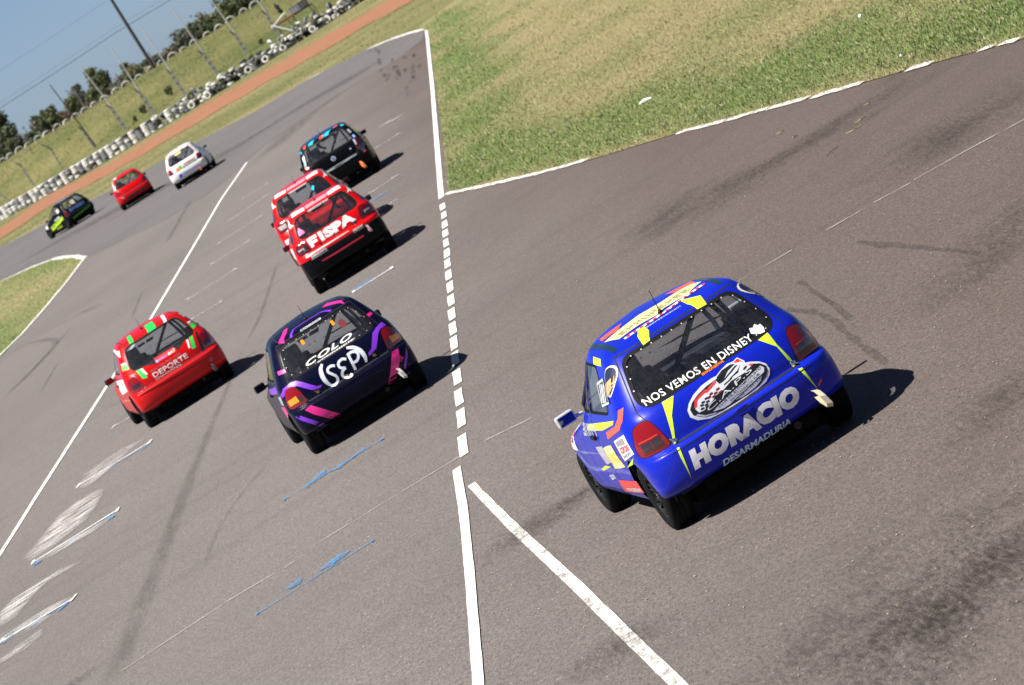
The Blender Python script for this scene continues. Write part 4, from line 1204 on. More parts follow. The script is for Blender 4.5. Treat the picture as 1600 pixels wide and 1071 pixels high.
for k, (cx, c, lb) in enumerate(((.10, (.30, .31, .33), 'pale grey crate on the left half of the scaffold platform'), (.62, (.10, .11, .125), 'dark grey crate with a red mark on the right half of the scaffold platform'))):
    c_e = empty('crate', base + Vector((cx * L2, 0, zt + .06)), 0, lb, 'crate')
    bm = bmesh.new(); add_box(bm, (0, 0, .28), (.82, .7, .54), bevel=.04); obj('shell', bm, plain('crate_%d' % k, c, .6), c_e)
    bm = bmesh.new(); add_box(bm, (0, 0, .57), (.86, .74, .05), bevel=.015); obj('lid', bm, plain('crate_lid_%d' % k, tuple(x * .8 for x in c), .6), c_e)
    for j in range(3):
        bm = bmesh.new(); add_box(bm, (-.27 + .27 * j, -.355, .27), (.04, .02, .44)); obj('rib', bm, plain('crate_rib_%d' % k, tuple(x * .7 for x in c), .6), c_e)
    if k: bm = bmesh.new(); add_box(bm, (.15, -.36, .2), (.22, .02, .14)); obj('red_mark', bm, m_rust, c_e)
# black bundle tied to a leaning stake
e = empty('furled_flag', Vector((A.x - .1, YP - .2, 0)), 0, 'black furled flag on a leaning stake at the left of the platform', 'flag')
tpv = pt(428, 6, YP - .2) - e.location; bpv = pt(441, 21, YP - .2) - e.location
bm = bmesh.new(); add_tube(bm, [(tpv - bpv) * -1.4 + bpv, bpv, tpv], .03, 6); obj('stake', bm, m_frame, e)
bm = bmesh.new(); dd = tpv - bpv; rs = [.05, .17, .20, .15, .19, .12, .04]
add_tube(bm, [bpv + dd * (-.05 + 1.05 * k / 6) + Vector((.05 * sin(k * 2.1), 0, 0)) for k in range(7)], rs, 8)
for v in bm.verts: v.co += Vector((random.gauss(0, .02), random.gauss(0, .02), random.gauss(0, .02)))
obj('cloth', bm, plain('black_cloth', (.012, .012, .014), .9), e)
# pale rail lying from the post to the barrier
a, b = pt(424, 40, YP - 1), pt(461, 49, YP - 2); bm = bmesh.new(); add_tube(bm, [Vector((0, 0, 0)), b - a], .05, 6); o = obj('barrier_rail', bm, m_steel); o.location = a
tag(o, 'pale slanting rail between a fence post and the untidy tyre barrier', 'rail')

# ------------------------------------------------------------------ shrubs and trees beyond the crest
def leaf_mat(name, c1, c2):
    t = NT(name); g = t.n('NewGeometry'); n = t.noise(1.3, 3, .6, t.ocoord())
    f = t.math('ADD', t.math('MULTIPLY', g.outputs['Random Per Island'], .6), t.math('MULTIPLY', n, .4))
    c = t.ramp(f, [(.2, c1), (.8, c2)]); t.setc(c); t.p.inputs['Roughness'].default_value = .7; t.p.inputs['Specular IOR Level'].default_value = .2
    tr = t.n('BsdfTranslucent'); t.l(c, tr.inputs[0]); mx = t.n('MixShader'); mx.inputs[0].default_value = .25
    t.l(t.p.outputs[0], mx.inputs[1]); t.l(tr.outputs[0], mx.inputs[2]); t.l(mx.outputs[0], t.out.inputs[0]); return t.m
LM = {'dark': leaf_mat('leaf_dark', (.040, .058, .034), (.105, .13, .065)), 'green': leaf_mat('leaf_green', (.065, .085, .042), (.165, .18, .085)),
      'scrub': leaf_mat('leaf_scrub', (.12, .10, .06), (.26, .20, .13)), 'grey': leaf_mat('leaf_grey', (.08, .09, .07), (.18, .18, .14))}
m_bark = plain('bark', (.07, .055, .042), .9)
def crown_mesh(name, seed, blobs, n, leaf, mat):
    r = random.Random(seed); V = []; F = []
    for _ in range(n):
        bx, by, bz, br = r.choice(blobs)
        while True:
            p = Vector((r.uniform(-1, 1), r.uniform(-1, 1), r.uniform(-1, 1)))
            if .35 < p.length < 1 + r.gauss(0, .12): break
        c = Vector((bx, by, bz)) + Vector((p.x * br, p.y * br, p.z * br * .85))
        a = Vector((r.gauss(0, 1), r.gauss(0, 1), r.gauss(0, 1))).normalized(); b = a.orthogonal().normalized(); b = Matrix.Rotation(r.uniform(0, 6), 3, a) @ b
        s = leaf * r.uniform(.6, 1.5); i = len(V)
        V += [c + a * s, c + b * s * .5, c - a * s, c - b * s * .5]; F.append((i, i + 1, i + 2, i + 3))
    me = bpy.data.meshes.new(name); me.from_pydata([tuple(v) for v in V], [], F); me.materials.append(mat); return me
def stem_mesh(name, seed, h, sp, n=4, r0=.06):
    r = random.Random(seed); bm = bmesh.new(); add_tube(bm, [(0, 0, -.4), (r.gauss(0, .05), 0, h * .5), (r.gauss(0, .12), r.gauss(0, .1), h)], [r0, r0 * .7, r0 * .35], 6)
    for k in range(n):
        a = r.uniform(0, 6.3); z = h * r.uniform(.25, .7); add_tube(bm, [(0, 0, z), (cos(a) * sp * .5, sin(a) * sp * .5, z + h * .25), (cos(a) * sp, sin(a) * sp, z + h * .4)], [r0 * .5, r0 * .35, r0 * .15], 5)
    me = bpy.data.meshes.new(name); bm.to_mesh(me); bm.free(); me.materials.append(m_bark); return me
def blobs_for(seed, w, h, n):
    r = random.Random(seed); return [(r.gauss(0, w * .38), r.gauss(0, w * .3), h * r.uniform(.30, .85), w * r.uniform(.25, .48)) for _ in range(n)]
VAR = {}
for k in range(4): VAR['bush%d' % k] = (crown_mesh('bush_crown', k, blobs_for(k, 1.3, 1.9, 7), 900, .13, LM[('green', 'dark', 'green', 'grey')[k]]), stem_mesh('bush_stem', k, 1.2, .5))
for k in range(3): VAR['scrub%d' % k] = (crown_mesh('scrub_crown', 20 + k, blobs_for(30 + k, 1.1, 1.6, 8), 620, .10, LM['scrub' if k != 1 else 'grey']), stem_mesh('scrub_stem', 9 + k, 1.5, .6, 6, .03))
for k in range(2): VAR['tree%d' % k] = (crown_mesh('tree_crown', 40 + k, [(0, 0, 3.2, 1.0), (.7, .2, 2.7, .8), (-.7, 0, 2.6, .75), (.2, .4, 2.1, .8), (-.3, -.3, 3.8, .6)], 1500, .15, LM[('green', 'grey')[k]]), stem_mesh('tree_trunk', 50 + k, 2.8, .9, 5, .10))
VAR['big'] = (crown_mesh('big_crown', 60, [(0, 0, 2.4, 1.5), (1.0, .3, 1.8, 1.1), (-1.0, 0, 2.6, 1.2), (.3, .4, 3.3, 1.0), (-.8, -.3, 1.2, 1.1), (.9, 0, .9, .8)], 2800, .17, LM['dark']), stem_mesh('big_trunk', 61, 2.4, 1.0, 5, .16))
VAR['sapling'] = (crown_mesh('sapling_crown', 70, [(0, 0, 2.2, .45), (-.35, 0, 2.5, .35), (.3, .1, 2.9, .25)], 420, .10, LM['green']), stem_mesh('sapling_trunk', 71, 2.0, .3, 3, .05))
def plant(kind, px, py, d, s, label, cat, name, group=None, sz=None):
    Y = terrain_wall(-15) + 3 + d; x_ = pt(px, py, Y).x; Y = terrain_wall(x_) + 3 + d
    x_ = pt(px, py, Y).x
    e = empty(name, (x_, Y, bank(x_, Y) - .1), random.uniform(0, 6.2), label, cat, group)
    e.scale = (s, s, (sz or s)); c, t = VAR[kind]
    link_mesh('crown', c, [], e); link_mesh('trunk' if 'tree' in name else 'stem', t, [], e)
plant('big', 2, 222, 62, 1.25, 'large dark leafy tree cut by the left frame edge', 'tree', 'tree')
plant('tree0', 163, 140, 58, .86, 'round pale green tree taller than its neighbours, left of the utility pole', 'tree', 'tree')
plant('tree1', 131, 166, 60, .72, 'ragged grey green tree just left of the round pale green one', 'tree', 'tree')
plant('sapling', 79, 196, 58, .85, 'thin sapling with a tuft at its top near the left end of the bushes', 'tree', 'tree')
plant('tree0', 207, 118, 66, .6, 'small bushy tree close to the left of the utility pole', 'tree', 'tree')
LB = {'bush': ('green bush in the row behind the crest of the bank', 'green bushes behind the crest'), 'scrub': ('brown dry scrub in the row behind the crest of the bank', 'dry scrub behind the crest')}
px = -20.0
while px < 470:
    hz = 232 - px * .618
    kind = random.choices(('bush', 'scrub'), (4, 5) if px < 300 else (8, 1))[0]
    k = kind + str(random.randrange(4 if kind == 'bush' else 3))
    s = random.uniform(.55, 1.25) * (1.0 if px < 230 else 1.15 if px < 330 else 1.3)
    plant(k, px, hz, random.uniform(52, 66), s, LB[kind][0], 'bush' if kind == 'bush' else 'scrub', 'shrub', LB[kind][1], s * random.uniform(.8, 1.15))
    px += random.uniform(5.0, 9.0)
# a low far wood that closes the view between the bushes
V = []; F = []; r = random.Random(5)
for _ in range(4500):
    x_ = r.uniform(-60, 20); Y = terrain_wall(x_) + r.uniform(85, 110); z = 2.8 + abs(r.gauss(0, 1)) * (.95 + .35 * sin(x_ * .5) + .25 * sin(x_ * 1.7)); c = Vector((x_, Y, z)); a = Vector((r.gauss(0, 1), r.gauss(0, 1), r.gauss(0, 1))).normalized(); b = a.orthogonal().normalized()
    s = .2 * r.uniform(.6, 1.4); i = len(V); V += [c + a * s, c + b * s * .6, c - a * s, c - b * s * .6]; F.append((i, i + 1, i + 2, i + 3))
me = bpy.data.meshes.new('far_brushwood'); me.from_pydata([tuple(v) for v in V], [], F)
tag(link_mesh('far_brushwood', me, LM['grey']), kind='stuff')
# weeds growing against the back of the barrier
wm = crown_mesh('weed_leaves', 80, [(0, 0, .35, .32), (.2, 0, .6, .25), (-.2, .1, .5, .25)], 160, .12, LM['green'])
for q, s in (((268, 150), .85), ((227, 178), .75), ((410, 70), .5), ((213, 190), .45)):
    p = hit_bank(*q); o = link_mesh('weed_clump', wm, []); o.location = p; o.scale = (s, s, s * 1.2)
    tag(o, 'green weed clump growing at the foot of the fence behind the barrier', 'weed', 'weeds along the fence foot')
# litter in the grass
bm = bmesh.new(); a = G(1000, 163, .03); b = G(1018, 153, .03); add_tube(bm, [Vector((0, 0, 0)), (b - a) * .5 + Vector((0, 0, .02)), b - a], [.022, .03, .015], 6); o = obj('plastic_litter', bm, plain('white_plastic', (.8, .8, .78), .4)); o.location = a
tag(o, 'strip of white plastic litter lying in the infield grass', 'litter')
for k, (q, r_, lb) in enumerate((((1344, 25), .028, 'white scrap of paper high in the infield grass'), ((1408, 87), .022, 'small white scrap near the grass edge at the right'))):
    bm = bmesh.new(); bmesh.ops.create_icosphere(bm, subdivisions=2, radius=r_); 
    for v in bm.verts: v.co *= random.uniform(.7, 1.2)
    o = obj('paper_scrap', bm, plain('white_plastic', (.8, .8, .78), .4)); o.location = G(*q, .06); tag(o, lb, 'litter')
POSE = {'blue':((.908,32.597),.134,'round'),'sep':((-2.0,51.74),.106,'round'),'dep':((-4.97,69.518),.15,'round'),'fis':((-1.627,75.217),.039,'round'),
'red2':((-1.936,85.198),-.011,'round'),'vw':((-1.197,100.909),-.024,'square'),'white':((-7.116,171.79),-.063,'round'),'redf':((-10.486,187.807),.075,'round'),'dark':((-15.203,212.006),.481,'round')}
# ------------------------------------------------------------------ the nine racing cars
def remap(z, pairs=((.2, .2), (.60, .705), (.93, .985), (1.28, 1.315), (1.42, 1.435))):
    for (a, b), (c, d) in zip(pairs, pairs[1:]):
        if z <= c: return b + (d - b) * (z - a) / (c - a)
    return z
S0 = SHAPES['round']
SHAPES['tall'] = dict(S0, yr=[(remap(z), y) for z, y in S0['yr']], yf=[(remap(z), y) for z, y in S0['yf']], w=[(remap(z), y) for z, y in S0['w']], top=1.435)
LAMPS['tall'] = rounded([(.505, .742), (.735, .742), (.755, .85), (.665, .955), (.54, .955), (.51, .84)], [.02, .04, .06, .05, .04, .04], 3)
REARGLASS['tall'] = [(x, remap(z)) for x, z in REARGLASS['round']]
QUARTER['tall'] = [(y, remap(z)) for y, z in QUARTER['round']]

V_ = lambda n, c, r=.4: sticker(n, c, r)
WHITE = V_('white_vinyl', (.80, .80, .80)); SILVER = V_('silver_vinyl', (.86, .86, .90), .35); INK = V_('black_vinyl', (.012, .012, .014))
NEON = V_('neon_yellow', (.62, .88, .04)); REDV = V_('red_vinyl', (.75, .035, .03)); ORANGE = V_('orange_vinyl', (.85, .20, .02)); YELL = V_('yellow_vinyl', (.85, .70, .10))
PINK = V_('pink_vinyl', (.85, .02, .28)); PURP = V_('purple_vinyl', (.20, .03, .62)); GREEN = V_('green_vinyl', (.02, .62, .09)); CYAN = V_('cyan_vinyl', (.03, .55, .72))
LBLUE = V_('pale_blue_vinyl', (.22, .45, .85)); BLUEV = V_('blue_vinyl', (.03, .08, .55)); TAN = V_('tan_vinyl', (.62, .36, .16)); PALEY = V_('pale_yellow_vinyl', (.80, .74, .34)); GREYV = V_('grey_vinyl', (.30, .30, .31)); CORAL = V_('coral_vinyl', (.85, .10, .06))
def lamp_mat(name, c):
    t = NT(name); t.setc(c); t.p.inputs['Roughness'].default_value = .12; t.p.inputs['Coat Weight'].default_value = 1.0; t.p.inputs['Coat Roughness'].default_value = .03
    wv = t.n('TexWave'); wv.inputs['Scale'].default_value = 60; wv.inputs['Distortion'].default_value = .5; t.l(t.ocoord(), wv.inputs['Vector']); t.bump(wv.outputs['Fac'], .12, .004); return t.m
LAMP = lamp_mat('red_lens', (.22, .003, .006)); SMOKE = lamp_mat('smoked_lens', (.035, .018, .02)); AMBER = lamp_mat('amber_lens', (.90, .30, .01)); CLEAR = lamp_mat('clear_lens', (.35, .32, .32)); SUNGLINT = lamp_mat('painted_sun_glint', (.55, .04, .01)); DARKLAMP = lamp_mat('dark_red_lens', (.10, .004, .008))

def glyphs(c, p0, p1, h, n, mat, side='rear', seed=0, off=.004, name='small_print', lean=0.0):
    """row of letter-like marks where the photograph shows print too small to read"""
    r = random.Random(seed); a = Vector(p0); b = Vector(p1); d = (b - a) / n; up = Vector((-d.y, d.x)).normalized(); P = []
    q = d.normalized()
    for k in range(n):
        o = a + d * k; w = d.length * .8; s = w * .3; L = q * lean
        kind = r.randrange(4)
        quad = lambda x0, x1, y0, y1: [tuple(o + q * x0 + up * y0 + L * y0 / h), tuple(o + q * x1 + up * y0 + L * y0 / h), tuple(o + q * x1 + up * y1 + L * y1 / h), tuple(o + q * x0 + up * y1 + L * y1 / h)]
        P.append(quad(0, s, 0, h))
        if kind in (0, 1): P.append(quad(s, w, h * .74, h)); P.append(quad(s, w, 0, h * .26))
        if kind in (1, 2): P.append(quad(w - s, w, 0, h)) if kind == 2 else P.append(quad(s, w * .8, h * .4, h * .6))
        if kind == 3: P.append(quad(s, w, h * .40, h * .64)); P.append(quad(w - s, w, h * .64, h))
    c.shape(P, mat, side, off, name)

def tow_loop(c, x, z, mat, size=1.0, y=-1.86):
    bm = bmesh.new(); s = size
    pts = [(x, y + .05, z + .03), (x + .008, y - .02, z + .02), (x + .02 * s, y - .055, z - .03 * s), (x + .035 * s, y - .06, z - .10 * s), (x + .03 * s, y - .035, z - .125 * s), (x + .01, y - .01, z - .08 * s), (x, y + .04, z - .02)]
    w = .022 * s; L = []
    for p in pts: L.append((bm.verts.new(Vector(p) - Vector((w, 0, -w * .4))), bm.verts.new(Vector(p) + Vector((w, 0, -w * .4)))))
    for (a, b), (d, e) in zip(L, L[1:]): bm.faces.new((a, b, e, d))
    r = bmesh.ops.extrude_face_region(bm, geom=bm.faces[:]); bmesh.ops.translate(bm, verts=[v for v in r['geom'] if isinstance(v, bmesh.types.BMVert)], vec=(0, -.008, .004))
    bmesh.ops.recalc_face_normals(bm, faces=bm.faces[:])
    return obj('tow_strap', bm, mat, c.root)

def pins(c, pts, mat=None):
    for x, z in pts:
        p, n = c.sk.hit('rear', x, z); q = n.to_track_quat('Z', 'Y').to_matrix().to_4x4(); bm = bmesh.new()
        add_lathe(bm, [(.020, 0), (.020, .006), (.008, .008), (.008, .030), (0, .032)], 10, Matrix.Translation(p) @ q)
        add_tube(bm, [p + n * .022 + Vector((-.03, 0, .03)), p + n * .026, p + n * .022 + Vector((.022, 0, -.02))], .005, 5)
        obj('bonnet_pin', bm, mat or CHROME(), c.root)
def rivets(c, poly, n, mat, off=.006, r=.005, name='rivet'):
    P = []; L = [(Vector(a), Vector(b)) for a, b in zip(poly, poly[1:] + poly[:1])]; T = sum((b - a).length for a, b in L)
    for k in range(n):
        s = T * k / n
        for a, b in L:
            if s <= (b - a).length: q = a.lerp(b, s / (b - a).length); break
            s -= (b - a).length
        P.append(ellipse(q.x, q.y, r, r, 6))
    c.shape(P, mat, 'rear', off, name, c.rglass)
def inset(poly, d):
    cx = sum(p[0] for p in poly) / len(poly); cy = sum(p[1] for p in poly) / len(poly)
    return [(x - d * (1 if x > cx else -1) * min(1, abs(x - cx) / .1), y - d * (1 if y > cy else -1) * min(1, abs(y - cy) / .05)) for x, y in poly]
def sym(p): return [(-x, z) for x, z in p]

SMOKE_R = [(.598, .722), (.735, .722), (.735, .655), (.596, .658)]
BLUE_P = paint('blue', (.005, .016, .40), .3); NAVY_P = paint('navy', (.003, .004, .018), .25, .14, .06, .05); RED_P = paint('red', (.52, .004, .006), .3); BLACK_P = paint('black', (.003, .004, .006), .28, .12, .05, .05)
WHITE_P = paint('white', (.72, .72, .72), .35); ROOFW_P = paint('roof_white', (.62, .52, .53), .35); GREY_P = paint('graphite', (.02, .022, .026), .35)

def pose(k):
    (p, h, kd) = POSE[k]; return (p[0], p[1], 0.0), h
# ---- the blue car in the foreground
loc, rz = pose('blue')
c = Car('racing_car', 'round', loc, rz, 'bright blue racing hatchback with silver HORACIO on its bumper, nearest the camera',
        dict(body=BLUE_P, lamp=LAMP, lenses=[(SMOKE_R, SMOKE), ([(.600, .740), (.735, .740), (.735, .730), (.600, .730)], SUNGLINT), ([(.664, .722), (.669, .722), (.669, .656), (.664, .656)], LAMP), ([(.585, .648), (.745, .645), (.748, .640), (.583, .642)], DARKLAMP)], gutter_w=.05, gutter=plain('gutter_navy', (.006, .03, .055), .3, 0, .3), lining=(.02, .025, .05), cabin=(.012, .014, .02), mirror=plain('mirror_shell', (.45, .46, .48), .35)),  # bright strip above the smoked lens paints the sun's reflection
        dict(mirror=dict(x=.805, y=.50, z=.915, w=.16, h=.10, tilt=.05), antenna_at=(0, -1.02)), 'racing cars on the track')
car_blue = c; RV = V_('rear_dots', (.55, .55, .55))
c.shape([(-.445, .906), (-.349, .904), (-.443, .795), (-.527, .615), (-.541, .615)], NEON, name='neon_flash', parent=c.gate)
c.shape([(-.553, .590), (-.535, .590), (-.545, .533), (-.577, .34), (-.566, .525)], NEON, name='neon_flash', parent=c.bumper)
c.shape([(.393, .908), (.484, .913), (.486, .807), (.512, .68), (.507, .615), (.493, .615), (.488, .679), (.475, .801)], NEON, name='neon_flash', parent=c.gate)
c.shape([(.500, .595), (.532, .588), (.534, .54), (.548, .385), (.516, .533)], NEON, name='neon_flash', parent=c.bumper)
c.shape([(.563, .405), (.617, .437), (.605, .446), (.565, .427)], REDV, name='red_dash', parent=c.bumper)
c.text('HORACIO', (-.525, .385), (.410, .385), .148, SILVER, name='sponsor_lettering', parent=c.bumper, bold=.085, shear=.18, space=1.12)
c.text('DESARMADURIA', (-.325, .292), (.262, .286), .052, V_('skylit_white', (.55, .75, .95)), name='sponsor_lettering', parent=c.bumper, bold=.03, shear=.12)  # white letters, with the blue of skylight painted into their colour
c.text('NOS VEMOS EN DISNEY', (-.545, .935), (.372, .922),   .052, WHITE, off=.006, name='window_lettering', parent=c.rglass, bold=.010, space=1.10)
glyphs(c, (-.09, .908), (.10, .908), .016, 14, ORANGE, seed=3, off=.005, name='orange_small_print')
c.shape([(.385, .965), (.40, 1.0), (.425, .99), (.45, 1.005), (.465, .985), (.485, .985), (.49, .955), (.475, .925), (.44, .93), (.41, .945)], WHITE, off=.006, name='white_sticker', parent=c.rglass)
# the club emblem
OUT = [(-0.331, 0.767), (-0.294, 0.804), (-0.231, 0.837), (-0.145, 0.86), (-0.055, 0.865), (-0.013, 0.861), (0.034, 0.876), (0.101, 0.889), (0.148, 0.880), (0.189, 0.889), (0.217, 0.845), (0.215, 0.829), (0.251, 0.815), (0.3, 0.787), (0.336, 0.747), (0.338, 0.701), (0.315, 0.665), (0.264, 0.636), (0.182, 0.624), (0.077, 0.620), (-0.032, 0.619), (-0.133, 0.622), (-0.221, 0.632), (-0.306, 0.67), (-0.342, 0.718)]
def E_(dx, mat, off, pts=None, name='emblem'): c.shape(pts, mat, 'rear', off, name, c.gate)
E_(0, V_('emblem_white', (.68, .70, .76)), .0030, OUT)
E_(0, INK, .0042, [(-0.313, 0.761), (-0.272, 0.796), (-0.203, 0.822), (-0.119, 0.838), (-0.038, 0.843), (.08, .84), (0.241, 0.803), (0.3, 0.77), (0.327, 0.733), (0.316, 0.697), (0.284, 0.668), (0.211, 0.642), (0.109, 0.632), (-0.01, 0.630), (-0.113, 0.633), (-0.209, 0.65), (-0.274, 0.68), (-0.315, 0.717)])
E_(0, V_('emblem_grey', (.55, .57, .62)), .0052, [(-.30, .705), (-.25, .665), (-.17, .642), (-.16, .646), (-.24, .672), (-.285, .71)])
E_(0, V_('emblem_white', (.68, .70, .76)), .0054, [(-0.244, 0.779), (-0.195, 0.809), (-0.137, 0.817), (-0.04, 0.84), (-0.03, 0.802), (0.013, 0.811), (.12, .868), (0.174, 0.858), (0.205, 0.822), (0.246, 0.79), (0.163, 0.773), (0.051, 0.776), (-0.022, 0.755), (-0.093, 0.75), (-0.157, 0.724), (-0.226, 0.706), (-0.268, 0.711), (-0.279, 0.745)])
E_(0, INK, .0066, [(-0.021, 0.85), (0.041, 0.871), (0.119, 0.873), (0.147, 0.86), (0.1, 0.851), (0.015, 0.838), (-0.028, 0.824)])
E_(0, INK, .0066, [[(-.03, .80), (.02, .806), (.16, .845), (.14, .85), (.02, .815)], [(.04, .793), (.14, .815), (.18, .842), (.13, .80)], [(-.01, .775), (.06, .785), (.08, .795), (.0, .785)], [(.17, .80), (.20, .81), (.21, .80), (.175, .79)]])
for q_r in ([(-0.28, 0.758), (-0.248, 0.798), (-0.192, 0.815), (-0.138, 0.826), (-0.140, 0.806), (-0.195, 0.799), (-0.233, 0.788), (-0.262, 0.752)], [(-0.149, 0.797), (-0.133, 0.818), (-0.04, 0.838), (-0.044, 0.824), (-0.097, 0.808)], [(0.145, 0.873), (0.186, 0.881), (0.202, 0.847), (0.182, 0.862), (0.165, 0.861)], [(0.225, 0.811), (0.256, 0.789), (0.235, 0.782)]): E_(0, REDV, .0066, q_r)
MAROON = V_('maroon_vinyl', (.18, .01, .02))
E_(0, MAROON, .0070, [[(x, z), (x + .028, z + .002), (x + .026, z - .012), (x - .002, z - .014)] for x, z in ((-.16, .77), (-.128, .757), (-.104, .770), (-.072, .758), (-.135, .783), (-.075, .785))])
E_(0, INK, .0070, [[(x, z), (x + .026, z - .002), (x + .022, z - .014), (x - .004, z - .012)] for x, z in ((-.235, .752), (-.205, .738), (-.215, .765), (-.185, .752), (-.245, .73), (-.18, .775), (-.21, .722))])
E_(0, V_('emblem_white', (.68, .70, .76)), .0054, [(-0.18, 0.663), (-0.119, 0.682), (0.291, 0.755), (0.308, 0.73), (0.291, 0.705), (-0.048, 0.643), (-0.098, 0.643)])
E_(0, V_('emblem_white', (.68, .70, .76)), .0056, [(0.007, 0.646), (0.262, 0.690), (0.236, 0.665), (0.182, 0.648), (0.063, 0.637)])
c.text('C.A.P.S', (-.205, .680), (.228, .757), .033, V_('emblem_white', (.68, .70, .76)), off=.0066, name='emblem_lettering', parent=c.gate, shear=.1)
c.text('CLUB DE AUTOMOVILISTO', (-.13, .664), (.286, .738), .015, INK, off=.0068, name='emblem_lettering', parent=c.gate, bold=.01)
c.text('PATAGONICO SUR', (-.03, .655), (.255, .707), .015, INK, off=.0068, name='emblem_lettering', parent=c.gate, bold=.01)
c.text('PUERTO NATALES', (.025, .642), (.255, .680), .014, INK, off=.0072, name='emblem_lettering', parent=c.gate, bold=.01)
# handle, pins, tow strap, rivets
bm = bmesh.new(); add_tube(bm, [(-.07, -1.875, .588), (-.04, -1.885, .594), (.01, -1.885, .594), (.04, -1.875, .588)], [.006, .013, .013, .006], 8); obj('tailgate_handle', bm, BLUE_P, c.root)
pins(c, [(-.522, .635), (.511, .640)]); tow_loop(c, .515, .375, plain('strap_cream', (.62, .56, .40), .8), 1.0)
rivets(c, inset(REARGLASS['round'], .012), 30, RV)
# left flank
c.shape([(-1.442, .999), (-1.455, .916), (-1.38, .867), (-.80, .780), (-.83, .836), (-1.264, .893), (-1.375, .944), (-1.378, .992)], CORAL, 'left', name='coral_flash')
c.shape([(-.157, .877), (-1.238, .930), (-1.19, .902), (-.714, .847), (-.059, .825)], NEON, 'left', name='neon_flash')
c.shape([(-1.003, .772), (-1.44, .832), (-1.50, .680), (-1.063, .612)], WHITE, 'left', name='white_sticker')
c.shape([(-1.05, .765), (-1.38, .81), (-1.40, .765), (-1.06, .73)], GREYV, 'left', .0042, 'sticker_print'); glyphs(c, (-1.455, .715), (-1.10, .675), .045, 7, REDV, 'left', 5, .0045); glyphs(c, (-1.45, .685), (-1.10, .635), .02, 10, GREYV, 'left', 6, .0045)
c.shape([(-.413, .694), (-.62, .72), (-.805, .734), (-.86, .65), (-.926, .555), (-.66, .53), (-.416, .517), (-.5, .6)], PALEY, 'left', name='yellow_sticker')
glyphs(c, (-.86, .60), (-.45, .56), .08, 4, YELL, 'left', 8, .0045); c.shape([(-.10, .69), (-.40, .71), (-.42, .57), (-.16, .54)], V_('pale_print', (.42, .42, .50)), 'left', name='pale_sticker')
c.shape([(-.23, .404), (-1.0, .435), (-1.0, .327), (-.117, .285)], REDV, 'left', name='red_sill_sticker'); glyphs(c, (-.95, .335), (-.3, .305), .03, 10, WHITE, 'left', 9, .0045)
glyphs(c, (-.41, .79), (.18, .775), .10, 4, V_('pale_print', (.42, .42, .50)), 'left', 12); c.shape([(-.983, .551), (-1.44, .65), (-1.30, .592)], NEON, 'left', name='neon_flash'); c.shape([(.238, .478), (-.051, .526), (-.295, .527), (.178, .467)], NEON, 'left', name='neon_flash')
c.shape([(.75, .80), (1.25, .76), (1.30, .62), (.80, .62)], WHITE, 'left', name='white_sticker'); glyphs(c, (.85, .68), (1.2, .68), .07, 4, REDV, 'left', 4, .0045); glyphs(c, (.05, .43), (-.2, .46), .04, 5, WHITE, 'left', 14)
c.shape(ellipse(-1.225, 1.185, .105, .098, 22), WHITE, 'left', .003, 'round_sticker'); c.shape(ellipse(-1.225, 1.187, .094, .088, 22), V_('ink_blue', (.012, .02, .05)), 'left', .0042, 'round_sticker')
c.shape(ellipse(-1.225, 1.185, .105, .098, 22), WHITE, 'right', .003, 'round_sticker'); c.shape(ellipse(-1.225, 1.187, .094, .088, 22), V_('ink_blue', (.012, .02, .05)), 'right', .0042, 'round_sticker'); c.shape([(-1.13, 1.15), (-1.16, 1.18), (-1.30, 1.215), (-1.325, 1.165), (-1.24, 1.14), (-1.16, 1.09)], TAN, 'right', .0054, 'tan_sticker')
c.shape([(-1.13, 1.15), (-1.16, 1.18), (-1.30, 1.215), (-1.325, 1.165), (-1.24, 1.14), (-1.22, 1.10), (-1.16, 1.09)], TAN, 'left', .0054, 'tan_sticker')
c.shape([(-.80, 1.17), (-1.07, 1.21), (-1.20, 1.045), (-.90, 1.02)], V_('dark_board', (.05, .055, .06)), 'left', .006, 'number_board'); c.strip([(-.82, 1.17), (-1.06, 1.205), (-1.18, 1.05), (-.91, 1.025), (-.82, 1.17)], .018, V_('number_board', (.62, .60, .60)), 'left', .0075, 'number_board'); glyphs(c, (-1.09, 1.05), (-.90, 1.045), .125, 2, WHITE, 'left', 77, .0085, 'race_number')
c.shape([(-1.00, 1.335), (-.70, 1.345), (-.74, 1.30), (-1.03, 1.29)], NEON, 'left', name='neon_flash')
# roof
c.shape([(-.275, -1.23), (-.222, -1.08), (-.165, -1.06), (-.183, -1.25), (-.226, -1.330), (-.288, -1.330)], NEON, 'top', name='neon_flash', parent=c.roof)
c.shape([(.169, -1.010), (.285, -1.21), (.270, -1.330), (.192, -1.330), (.166, -1.22)], NEON, 'top', name='neon_flash', parent=c.roof)
c.shape([(-.43, -.72), (-.36, -.98), (-.18, -.95), (-.03, -1.0), (.05, -.93), (.25, -.96), (.42, -.80), (.36, -.62), (.1, -.66), (-.08, -.60), (-.25, -.66)], PALEY, 'top', name='roof_sticker', parent=c.roof)
c.strip([(-.34, -1.07), (-.08, -1.06), (.05, -1.04), (.40, -.95)], .055, WHITE, 'top', .003, 'roof_sticker', c.roof)
c.shape([[(x, -1.09 + max(0, x) * .30), (x + .028, -1.09 + max(0, x) * .30), (x + .034, -1.045 + max(0, x) * .30), (x + .006, -1.045 + max(0, x) * .30)] for x in np.arange(-.32, .38, .058)], REDV, 'top', .0045, 'roof_check', c.roof)
